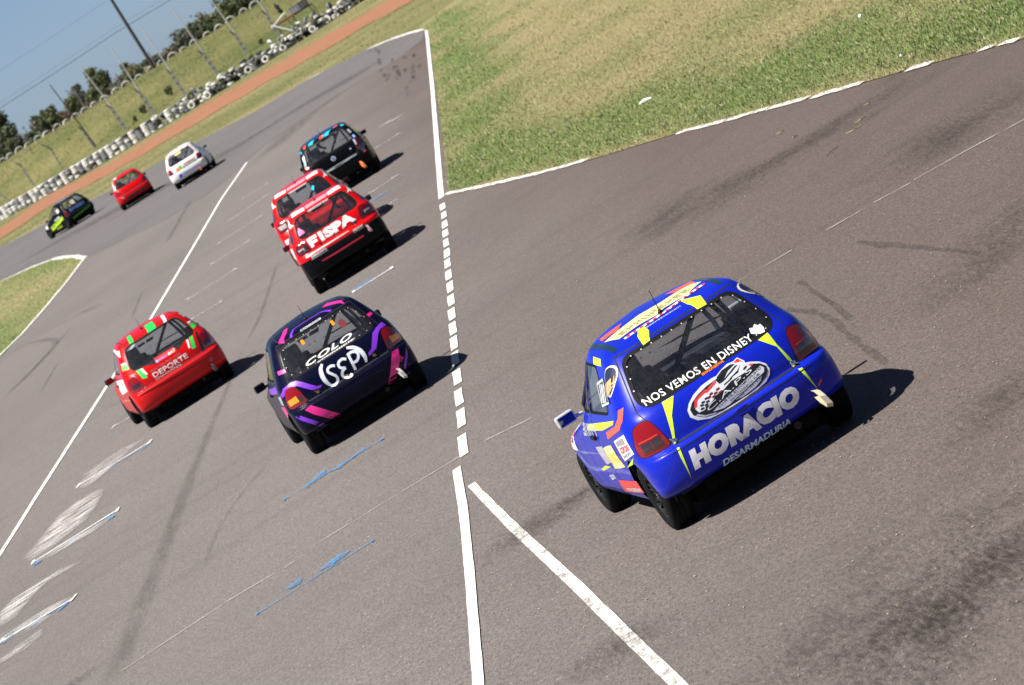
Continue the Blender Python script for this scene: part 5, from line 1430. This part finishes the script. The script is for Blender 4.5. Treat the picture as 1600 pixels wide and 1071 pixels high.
glyphs(c, (-.32, -.93), (.32, -.88), .13, 9, V_('olive_print', (.32, .30, .12)), 'top', 21, .0045, 'roof_print'); c.shape([[(-.42, -.60), (-.28, -.66), (-.2, -.45), (-.4, -.42)], [(.24, -.62), (.40, -.68), (.42, -.45), (.2, -.42)]], CORAL, 'top', name='roof_sticker', parent=c.roof)
glyphs(c, (-.17, -1.17), (.13, -1.18), .028, 12, V_('pale_blue2', (.5, .55, .85)), 'top', 22, .0045, 'roof_print')

# ---- navy car with pink and purple flashes
loc, rz = pose('sep')
c = Car('racing_car', 'round', loc, rz, 'navy racing hatchback with pink and purple flashes and SEP in big letters on its tailgate',
        dict(body=NAVY_P, lamp=LAMP, lenses=[([(.640, .742), (.745, .730), (.748, .665), (.635, .668)], AMBER), ([(.585, .715), (.632, .715), (.628, .655), (.583, .658)], SMOKE)], lining=(.02, .02, .04), mirror=BLACK(), cabin=(.015, .02, .035)),
        dict(mirror=dict(x=.83, y=.52, z=.87, w=.14, h=.095, tilt=.10), antenna_at=(-.02, -1.0)), 'racing cars on the track')
SEPV = V_('sep_white', (.66, .69, .76))
def stroke(pts, w, mat=SEPV, n=5, off=.004, name='sponsor_lettering', taper=None):
    P = [Vector(p) for p in pts]; Q = []
    for i in range(len(P) - 1):
        a = P[max(i - 1, 0)]; b = P[i]; d = P[i + 1]; e = P[min(i + 2, len(P) - 1)]
        for k in range(n):
            t = k / n; Q.append(.5 * ((2 * b) + (d - a) * t + (2 * a - 5 * b + 4 * d - e) * t * t + (3 * b - a - 3 * d + e) * t ** 3))
    Q.append(P[-1]); ww = w if not taper else [w * taper(k / (len(Q) - 1)) for k in range(len(Q))]
    c.strip([tuple(q) for q in Q], ww, mat, 'rear', off, name, c.gate)
stroke([(-.072, .800), (-.11, .822), (-.16, .815), (-.178, .780), (-.15, .735), (-.125, .69), (-.135, .64), (-.185, .618), (-.235, .630)], .031)
stroke([(.080, .795), (.045, .820), (-.005, .815), (-.035, .785), (-.028, .745), (.020, .718)], .031); stroke([(.020, .718), (-.035, .700), (-.06, .655), (-.035, .618), (.01, .608), (.048, .620)], .031, off=.0044)
stroke([(.128, .832), (.105, .635)], .031); stroke([(.115, .825), (.17, .832), (.215, .812), (.228, .775), (.205, .735), (.165, .715), (.118, .722)], .031, off=.0044)
tp = lambda t: .45 + .75 * sin(pi * min(max(t, .05), .95))
stroke([(-.185, .893), (-.235, .848), (-.262, .765), (-.255, .685), (-.225, .625)], .044, taper=tp); stroke([(.155, .898), (.225, .862), (.272, .785), (.276, .70), (.258, .645)], .044, taper=tp)
c.text('COLO', (-.345, .950), (.305, .962), .058, WHITE, off=.006, name='window_lettering', parent=c.rglass, bold=.02, shear=.35, space=1.12)
glyphs(c, (-.22, .926), (.30, .930), .014, 16, WHITE, seed=31, off=.0066, name='small_print', lean=.012)
PL = [(-.778, .82), (-.716, .880), (-.608, .900), (-.545, .890), (-.487, .837), (-.38, .716), (-.315, .698), (-.351, .676), (-.444, .702), (-.568, .835), (-.657, .850), (-.768, .79)]
c.shape(PL, PURP, name='purple_flash'); c.shape([(.672, .925), (.700, .868), (.604, .872), (.552, .836), (.444, .713), (.324, .685), (.332, .720), (.395, .745), (.501, .878), (.573, .908)], PURP, name='purple_flash')
c.shape([(-.643, .560), (-.557, .572), (-.317, .30), (-.330, .27), (-.393, .262), (-.582, .46)], PINK, name='pink_flash', parent=c.bumper); c.shape([(.564, .585), (.655, .583), (.600, .46), (.422, .275), (.333, .29), (.454, .436)], PINK, name='pink_flash', parent=c.bumper)
c.shape([(-.775, .545), (-.715, .522), (-.517, .280), (-.572, .282), (-.728, .458)], PURP, name='purple_flash', parent=c.bumper); c.shape([(.747, .545), (.715, .46), (.60, .335), (.585, .35), (.675, .46)], PURP, name='purple_flash', parent=c.bumper)
c.shape([(-.655, 1.073), (-.567, 1.060), (-.578, 1.021), (-.667, 1.031)], PINK, name='pink_flash'); c.shape([(.580, 1.084), (.640, 1.086), (.650, 1.050), (.588, 1.048)], PINK, name='pink_flash')
c.shape([(-.40, -1.30), (-.30, -1.05), (-.24, -.80), (-.30, -.80), (-.37, -1.05), (-.46, -1.24)], PINK, 'top', name='pink_flash', parent=c.roof); c.shape([(.22, -.90), (.40, -1.20), (.44, -1.28), (.44, -1.12), (.30, -.80)], PINK, 'top', name='pink_flash', parent=c.roof)
c.strip([(-.30, -1.30), (-.21, -1.10), (.02, -1.09), (.17, -1.12), (.26, -1.28)], .035, PURP, 'top', .003, 'purple_flash', c.roof)
c.shape([(-.165, 1.334), (.115, 1.334), (.112, 1.316), (-.168, 1.316)], V_('label_white', (.55, .56, .58)), name='roof_label'); glyphs(c, (-.16, 1.320), (.10, 1.320), .010, 16, INK, seed=33)
c.shape([[(-.24, 1.236), (-.205, 1.236), (-.205, 1.180), (-.24, 1.180)], [(.176, 1.240), (.211, 1.240), (.211, 1.184), (.176, 1.184)]], AMBER, off=.006, name='amber_marker', parent=c.rglass)
c.shape(ellipse(.285, 1.15, .045, .05, 14), V_('dark_red', (.16, .02, .03)), off=.006, name='red_sticker', parent=c.rglass); glyphs(c, (.61, .43), (.66, .47), .05, 2, PINK, seed=35, name='pink_print')
pins(c, [(-.40, .655), (.38, .665), (.0, .625)], plain('brass', (.55, .38, .10), .3, 1.0)); tow_loop(c, .515, .365, plain('strap_grey', (.45, .44, .42), .8), .9); rivets(c, inset(REARGLASS['round'], .012), 26, RV)
c.shape([(-.2, .86), (-1.25, .92), (-1.30, .85), (-.2, .78)], PURP, 'left', name='purple_flash'); c.shape([(-.9, .66), (-1.42, .68), (-1.42, .60), (-.9, .50)], PINK, 'left', name='pink_flash'); c.shape([(-1.15, .80), (-1.42, .81), (-1.42, .70), (-1.15, .70)], V_('pale_print', (.42, .42, .50)), 'left', name='pale_sticker')

# ---- red car with green and white bars
loc, rz = pose('dep')
c = Car('racing_car', 'round', loc, rz, 'red racing hatchback with green and white bars and DEPORTE on its tailgate',
        dict(body=RED_P, lamp=LAMP, lenses=[([(.60, .745), (.715, .745), (.72, .672), (.598, .675)], SMOKE)], mirror=BLACK(), lining=(.04, .02, .02), cabin=(.02, .022, .03)),
        dict(mirror=dict(x=.83, y=.52, z=.87, w=.14, h=.095, tilt=.10), antenna_at=(-.05, -.95)), 'racing cars on the track')
for q, mt in (([(-.53, .915), (-.470, .908), (-.434, .734), (-.512, .754)], GREEN), ([(.459, .912), (.514, .914), (.455, .728), (.390, .740)], GREEN), ([(-.461, .905), (-.425, .896), (-.406, .777), (-.437, .784)], WHITE), ([(.393, .905), (.425, .898), (.378, .772), (.350, .777)], WHITE)): c.shape(q, mt, name='livery_bar', parent=c.gate)
for q, mt in (([(-.665, 1.075), (-.585, 1.060), (-.600, .990), (-.690, 1.01)], GREEN), ([(.585, 1.075), (.652, 1.070), (.672, .998), (.595, .985)], GREEN), ([(-.655, 1.11), (-.580, 1.10), (-.583, 1.075), (-.66, 1.085)], WHITE), ([(.575, 1.12), (.640, 1.115), (.645, 1.09), (.582, 1.09)], WHITE)): c.shape(q, mt, name='livery_bar')
for a, b, mt in ((-.01, .14, GREEN), (-.345, -.275, GREEN), (.29, .345, WHITE)): c.shape([(a, 1.360), (b, 1.358), (b - .02, 1.300), (a - .02, 1.300)], mt, off=.005, name='livery_bar', step=.011); c.shape([(a + .03, -.80), (b + .03, -.80), (b, -1.20), (a, -1.20)], mt, 'top', name='livery_bar', parent=c.roof)
for q_r in ([(-.40, .912), (-.17, .916), (-.215, .850)], [(.165, .912), (.36, .906), (.195, .845)], [(-.560, .610), (-.548, .60), (-.562, .72), (-.590, .855), (-.625, .90), (-.60, .80)], [(.548, .60), (.560, .72), (.59, .86), (.615, .93), (.58, .93), (.535, .80), (.50, .615)]): c.shape(q_r, INK, name='black_flash')
c.shape([(-.19, .925), (.165, .920), (.165, .838), (-.205, .846)], REDV, off=.0045, name='red_band'); c.shape(ellipse(-.175, .868, .022, .022, 12), LBLUE, off=.006, name='sponsor_mark'); glyphs(c, (-.145, .853), (.02, .853), .034, 6, V_('lilac', (.42, .30, .80)), seed=41, off=.006); c.text('BAT', (.03, .850), (.168, .852), .042, WHITE, off=.006, name='sponsor_lettering', bold=.03, shear=.15)
LT = V_('light_print', (.78, .66, .66))
c.text('INSTITUTO DEL', (-.35, .762), (.21, .762), .040, V_('soft_print', (.36, .12, .12)), name='sponsor_lettering', parent=c.gate); c.text('DEPORTE', (-.352, .672), (.275, .664), .080, LT, name='sponsor_lettering', parent=c.gate, bold=.02, space=1.05); c.text('CHAQUE\u00d1O', (-.35, .622), (.11, .618), .042, LT, name='sponsor_lettering', parent=c.gate, bold=.015)
glyphs(c, (.535, .42), (.59, .45), .05, 2, V_('pink_print', (.62, .18, .25)), seed=42, name='bumper_print'); tow_loop(c, .50, .365, plain('strap_black', (.03, .03, .03), .7), .9); pins(c, [(.045, .618), (.11, .618)])
c.strip([(-.72, .575), (.72, .575)], .012, REDV, 'rear', .014, 'bumper_lip', c.bumper)
for sd in ('left', 'right'): c.shape([(-.35, 1.335), (-1.22, 1.30), (-1.30, 1.20), (-1.18, 1.24), (-.35, 1.31)], WHITE_P, sd, name='white_pillar'); c.shape([(-.2, .86), (-1.40, .90), (-1.44, .70), (-.2, .62)], WHITE, sd, name='white_flash')

# ---- red car with FISPA on the tailgate
loc, rz = pose('fis')
fis_kw = dict(body=RED_P, lamp=lamp_mat('deep_red_lens', (.13, .003, .005)), roof=RED_P, mirror=BLACK(), bumper=BLACK_P, lining=(.35, .01, .02), cabin=(.02, .02, .025), cage=(.02, .02, .02), seat=(.30, .01, .03))
c = Car('racing_car', 'tall', loc, rz, 'red racing hatchback with black bumper and FISPA in white letters on its tailgate',
        dict(fis_kw, lenses=[([(.53, .80), (.72, .80), (.74, .86), (.52, .865)], SMOKE), ([(.60, .81), (.70, .81), (.71, .85), (.60, .85)], CLEAR)]), dict(mirror=dict(x=.83, y=.52, z=.87, w=.14, h=.095, tilt=.10), antenna_at=(0, -1.05)), 'racing cars on the track')
def fispa(c):
    W = .175; x = -.485; z = .778; h = .165; t = .062
    F = [[(x, z), (x + t, z), (x + t, z + h), (x, z + h)], [(x + t, z + h - .052), (x + W, z + h - .052), (x + W, z + h), (x + t, z + h)], [(x + t, z + .048), (x + W * .88, z + .048), (x + W * .88, z + .095), (x + t, z + .095)]]
    x = -.275; F += [[(x, z), (x + .07, z), (x + .07, z + h), (x, z + h)]]
    c.shape(F, V_('fispa_white', (.80, .79, .80)), name='sponsor_lettering', parent=c.gate)
    c.text('SPA', (-.185, z - .002), (.42, z + .006), h + .002, V_('fispa_white', (.80, .79, .80)), name='sponsor_lettering', parent=c.gate, bold=.06, space=1.02)
fispa(c)
c.strip([(-.45, .505), (-.2, .500), (.375, .500)], [.02, .032, .028], V_('lip_red', (.65, .01, .05)), 'rear', .012, 'bumper_lip', c.bumper); c.strip([(-.65, .694), (-.3, .696), (.2, .696)], [.03, .026, .012], V_('lip_grey', (.42, .43, .44)), 'rear', .006, 'ledge_strip', c.bumper)
glyphs(c, (-.572, .632), (-.275, .632), .036, 8, WHITE, seed=51, name='bumper_print'); c.strip([(-.59, .612), (-.27, .612)], .012, GREYV, 'rear', .004, 'bumper_print', c.bumper); glyphs(c, (.265, .640), (.462, .640), .034, 5, WHITE, seed=52, name='bumper_print'); c.strip([(.26, .622), (.46, .622)], .010, GREYV, 'rear', .004, 'bumper_print', c.bumper)
c.shape([[(-.335, .772), (-.295, .772), (-.305, .735), (-.33, .735)], [(.30, .775), (.40, .775), (.38, .74), (.32, .74)]], BLACK(), name='dark_mark', parent=c.gate)
def white_roof_corners(c):
    for sg in (-1, 1):
        q = [(.49, -1.22), (.24, -1.27), (.22, -1.0), (.48, -.80)]; c.shape([(sg * a, b) for a, b in q], WHITE, 'top', name='white_roof_corner', parent=c.roof)
        sd = 'left' if sg < 0 else 'right'
        c.shape([(-.3, 1.365), (-1.15, 1.345), (-1.36, 1.24), (-1.30, 1.22), (-1.12, 1.32), (-.3, 1.345)], WHITE, sd, name='white_pillar'); c.shape([(-1.16, 1.30), (-1.46, 1.04), (-1.50, .98), (-1.36, 1.0)], V_('dark_blue', (.012, .018, .06)), sd, name='dark_pillar')
    c.shape([(-.21, -1.26), (.21, -1.26), (.2, -.95), (-.2, -.95)], V_('roof_sheen', (.80, .30, .36)), 'top', name='pink_roof_sheen', parent=c.roof)  # pink paints the sheen of the red roof at a grazing angle
    c.strip([(-.205, 1.318), (.195, 1.318)], .026, V_('label_white', (.55, .56, .58)), 'rear', .006, 'sun_strip', c.rglass); glyphs(c, (-.2, 1.310), (.19, 1.310), .015, 18, INK, seed=53, off=.008)
white_roof_corners(c)
tow_loop(c, .50, .60, plain('strap_pink', (.42, .25, .30), .8), .9, -1.84); pins(c, [(0, .722), (-.6, .80), (.35, .73)])
c.shape([(-.2, .88), (-1.45, .92), (-1.48, .72), (-.2, .70)], WHITE, 'left', name='white_flash'); c.shape([(-.56, 1.04), (-.44, 1.05), (-.45, 1.10), (-.5, 1.17), (-.54, 1.11)], V_('pink_cloth', (.75, .05, .30)), off=.006, name='window_sticker', parent=c.rglass)

# ---- red car half hidden behind it
loc, rz = pose('red2')
c = Car('racing_car', 'tall', loc, rz, 'red racing hatchback with white roof corners, half hidden behind the one marked FISPA',
        dict(fis_kw, lining=(.03, .03, .04), bumper=RED_P, lenses=[([(.55, .80), (.70, .80), (.72, .88), (.54, .885)], CLEAR)]), dict(mirror=dict(x=.83, y=.52, z=.87, w=.14, h=.095, tilt=.10)), 'racing cars on the track')
white_roof_corners(c); c.shape([(-.74, .60), (-.58, .61), (-.60, .52), (-.74, .50)], WHITE, name='white_sticker', parent=c.bumper)
c.shape([(-.25, .80), (-1.45, .86), (-1.48, .62), (-.3, .52)], WHITE, 'left', name='white_flash'); glyphs(c, (-1.3, .68), (-.5, .64), .10, 6, REDV, 'left', 61, .0045); c.shape([(.25, 1.12), (.30, 1.19), (.27, 1.22), (.22, 1.16)], CYAN, off=.006, name='window_sticker', parent=c.rglass)

# ---- black car with cyan and red dashes on the roof edge
loc, rz = pose('vw')
c = Car('racing_car', 'square', loc, rz, 'black racing hatchback with cyan and red dashes along its roof edge',
        dict(body=BLACK_P, lamp=DARKLAMP, roof=paint('deep_blue_roof', (.012, .03, .10), .3), mirror=BLACK(), lenses=[([(.60, .76), (.72, .76), (.72, .82), (.60, .82)], SMOKE)], cabin=(.015, .018, .03)), dict(mirror=dict(x=.83, y=.52, z=.87, w=.14, h=.095, tilt=.10)), 'racing cars on the track')
DB = V_('deep_blue', (.015, .05, .20))
for a, b, mt in ((.04, .27, CYAN), (-.06, .07, CORAL), (-.36, -.17, CYAN), (-.50, -.40, CORAL)):
    c.shape([(a, -1.30), (a + (b - a) * .62, -1.30), (b, -1.12), (a + (b - a) * .38, -1.12)], mt, 'top', name='roof_dash'); c.shape([(a - .02, 1.318), (a + (b - a) * .6, 1.318), (a + (b - a) * .62, 1.36), (a, 1.36)], mt, name='roof_dash')
c.shape([[(-.585, 1.345), (-.545, 1.34), (-.59, 1.25), (-.64, 1.27)], [(.50, 1.36), (.56, 1.35), (.60, 1.31), (.53, 1.32)]], CYAN, name='roof_dash'); c.shape([(.33, -1.15), (.44, -1.12), (.45, -1.0), (.34, -1.03)], CORAL, 'top', name='roof_dash')
BADGE = V_('badge_silver', (.50, .55, .68))
c.shape(ellipse(-.015, .80, .056, .056, 20), BADGE, name='badge', parent=c.gate); c.shape(ellipse(-.015, .80, .046, .046, 20), V_('badge_navy', (.02, .04, .12)), off=.0045, name='badge', parent=c.gate)
for q in ([(-.035, .842), (-.015, .806), (.005, .842)], [(-.054, .822), (-.034, .764), (-.015, .798), (.004, .764), (.024, .822)]): c.strip(q, .010, BADGE, 'rear', .006, 'badge', c.gate)
c.text('1', (.585, .80), (.625, .80), .13, V_('badge_silver', (.50, .55, .68)), off=.012, name='race_number'); c.shape(ellipse(.44, .79, .022, .022, 12), V_('pale_print', (.42, .42, .50)), name='round_mark')
c.shape([[(.66, .60), (.73, .60), (.73, .555), (.66, .555)]], CORAL, name='livery_bar', parent=c.bumper); c.shape([[(.64, .65), (.73, .65), (.73, .61), (.64, .61)]], DB, name='livery_bar', parent=c.bumper); tow_loop(c, .475, .40, plain('strap_orange', (.80, .22, .06), .7), 1.3, -1.80)
c.strip([(-.44, .612), (.0, .612), (.50, .612)], [.03, .04, .02], V_('painted_sky_sheen', (.16, .17, .19)), 'rear', .010, 'ledge_strip', c.bumper)  # grey band paints the sky's reflection on the glossy bumper top
c.shape([[(-.63, 1.18), (-.585, 1.18), (-.60, 1.07), (-.65, 1.07)], [(.585, 1.19), (.63, 1.19), (.66, 1.09), (.61, 1.09)]], V_('pale_print', (.42, .42, .50)), name='pillar_sticker'); c.shape([(-.645, 1.06), (-.605, 1.06), (-.635, .98), (-.68, .985)], CYAN, name='pillar_sticker'); c.shape([(-.69, .97), (-.65, .97), (-.66, .93), (-.70, .93)], CORAL, name='pillar_sticker')
c.shape([(.62, 1.02), (.665, 1.03), (.69, .96), (.64, .95)], LBLUE, name='pillar_sticker')

# ---- white car
loc, rz = pose('white')
c = Car('racing_car', 'round', loc, rz, 'white racing hatchback with red, green and blue sponsor panels, far down the track',
        dict(body=WHITE_P, lamp=LAMP, lenses=[([(.60, .72), (.73, .72), (.73, .64), (.60, .64)], SMOKE)], mirror=BLACK(), cabin=(.02, .03, .04)), dict(mirror=dict(x=.83, y=.52, z=.87, w=.14, h=.095, tilt=.10)), 'racing cars on the track')
c.shape([(-.40, .775), (-.24, .770), (-.25, .64), (-.41, .64)], V_('amber_print', (.70, .24, .06)), name='sponsor_panel', parent=c.gate); c.shape(ellipse(-.20, .735, .08, .075, 16), V_('leaf_print', (.16, .42, .03)), name='sponsor_panel', off=.0045, parent=c.gate)
c.shape([(-.10, .685), (.50, .685), (.50, .628), (-.12, .628)], V_('green_print', (.04, .36, .12)), name='sponsor_panel', parent=c.gate); glyphs(c, (-.06, .70), (.47, .70), .10, 8, V_('deep_red_print', (.35, .01, .02)), seed=71, off=.006, lean=.03); glyphs(c, (-.05, .64), (.45, .64), .03, 14, WHITE, seed=72, off=.006)
c.shape([(-.41, .505), (-.27, .505), (-.29, .37), (-.43, .37)], BLUEV, name='sponsor_panel', parent=c.bumper); glyphs(c, (-.25, .40), (.52, .40), .09, 12, V_('blue_print', (.10, .14, .50)), seed=73); tow_loop(c, .45, .33, plain('strap_red', (.6, .10, .05), .7), 1.0)
c.shape([(-.16, 1.262), (.10, 1.262), (.09, 1.205), (-.17, 1.205)], YELL, off=.006, name='sun_strip', parent=c.rglass); c.strip([(-.47, 1.262), (.47, 1.262)], .055, INK, 'rear', .004, 'sun_strip', c.rglass)
c.shape([[(-.40, 1.345), (-.30, 1.345), (-.30, 1.295), (-.40, 1.295)], [(.14, 1.345), (.23, 1.345), (.23, 1.295), (.14, 1.295)], [(-.56, 1.31), (-.52, 1.33), (-.51, 1.26), (-.56, 1.25)], [(.42, 1.35), (.50, 1.34), (.51, 1.29), (.42, 1.30)]], REDV, name='livery_bar'); c.shape([[(-.645, 1.03), (-.60, 1.03), (-.63, .93), (-.69, .94)], [(.60, 1.05), (.64, 1.05), (.68, .95), (.63, .94)]], V_('peach', (.80, .38, .12)), name='livery_bar')

# ---- red car with a dark slot in its bumper
loc, rz = pose('redf')
c = Car('racing_car', 'round', loc, rz, 'all red racing hatchback with a black slot in its bumper, beside the white car',
        dict(body=RED_P, lamp=LAMP, mirror=BLACK()), dict(mirror=dict(x=.83, y=.52, z=.87, w=.14, h=.095, tilt=.10)), 'racing cars on the track')
c.shape(rounded([(-.44, .440), (.53, .450), (.47, .36), (-.34, .335)], .03), INK, name='bumper_slot', parent=c.bumper); pins(c, [(-.45, .68), (.43, .675)]); c.strip([(-.60, .55), (-.50, .50), (-.52, .47)], .03, V_('pale_print', (.42, .42, .50)), 'rear', .004, 'bumper_print', c.bumper)
c.shape([(-.66, 1.05), (-.58, 1.12), (-.63, .95), (-.71, .93)], WHITE, name='white_pillar'); c.shape([(-.3, 1.365), (-1.15, 1.33), (-1.42, 1.08), (-1.46, 1.0), (-1.25, 1.16), (-.3, 1.33)], WHITE, 'left', name='white_pillar'); c.shape([(-.50, -1.1), (-.34, -1.20), (-.30, -.2), (-.47, -.2)], WHITE, 'top', name='white_roof_edge', parent=c.roof)

# ---- black car with yellow lettering on its flank
loc, rz = pose('dark')
c = Car('racing_car', 'round', loc, rz, 'black racing hatchback with yellow and green lettering, farthest left on the track',
        dict(body=BLACK_P, lamp=DARKLAMP, mirror=BLACK(), roof=paint('pale_blue_roof', (.16, .17, .22), .3)), dict(mirror=dict(x=.83, y=.52, z=.87, w=.14, h=.095, tilt=.10)), 'racing cars on the track')
LIME = V_('lime_vinyl', (.50, .75, .02)); GRN = V_('grass_vinyl', (.09, .60, .01))
glyphs(c, (-.56, .345), (.55, .46), .085, 13, GRN, seed=81, lean=.03); glyphs(c, (-.48, .71), (.42, .70), .15, 6, V_('steel_blue', (.10, .20, .50)), seed=82, off=.006); c.shape([(-.12, 1.16), (.10, 1.18), (.02, .95), (-.16, 1.0)], V_('beige', (.48, .42, .36)), off=.006, name='window_sticker', parent=c.rglass); glyphs(c, (.2, 1.08), (.42, 1.1), .12, 2, V_('steel_blue', (.10, .20, .50)), seed=86, off=.006)
glyphs(c, (-1.30, .57), (.62, .32), .20, 8, LIME, 'left', 83); c.shape([(.60, .40), (-1.28, .66), (-1.28, .60), (.60, .34)], LIME, 'left', .0035, 'yellow_band'); glyphs(c, (-.70, .30), (.10, .24), .09, 3, LIME, 'left', 84); glyphs(c, (-.95, .74), (-.2, .68), .08, 4, WHITE, 'left', 85)
c.shape([(-.70, 1.13), (-1.02, 1.15), (-1.12, .99), (-.86, .94)], V_('number_board', (.62, .60, .60)), 'left', .006, 'number_board'); c.shape([(.82, .78), (1.45, .72), (1.5, .55), (.9, .52)], WHITE, 'left', name='white_sticker')
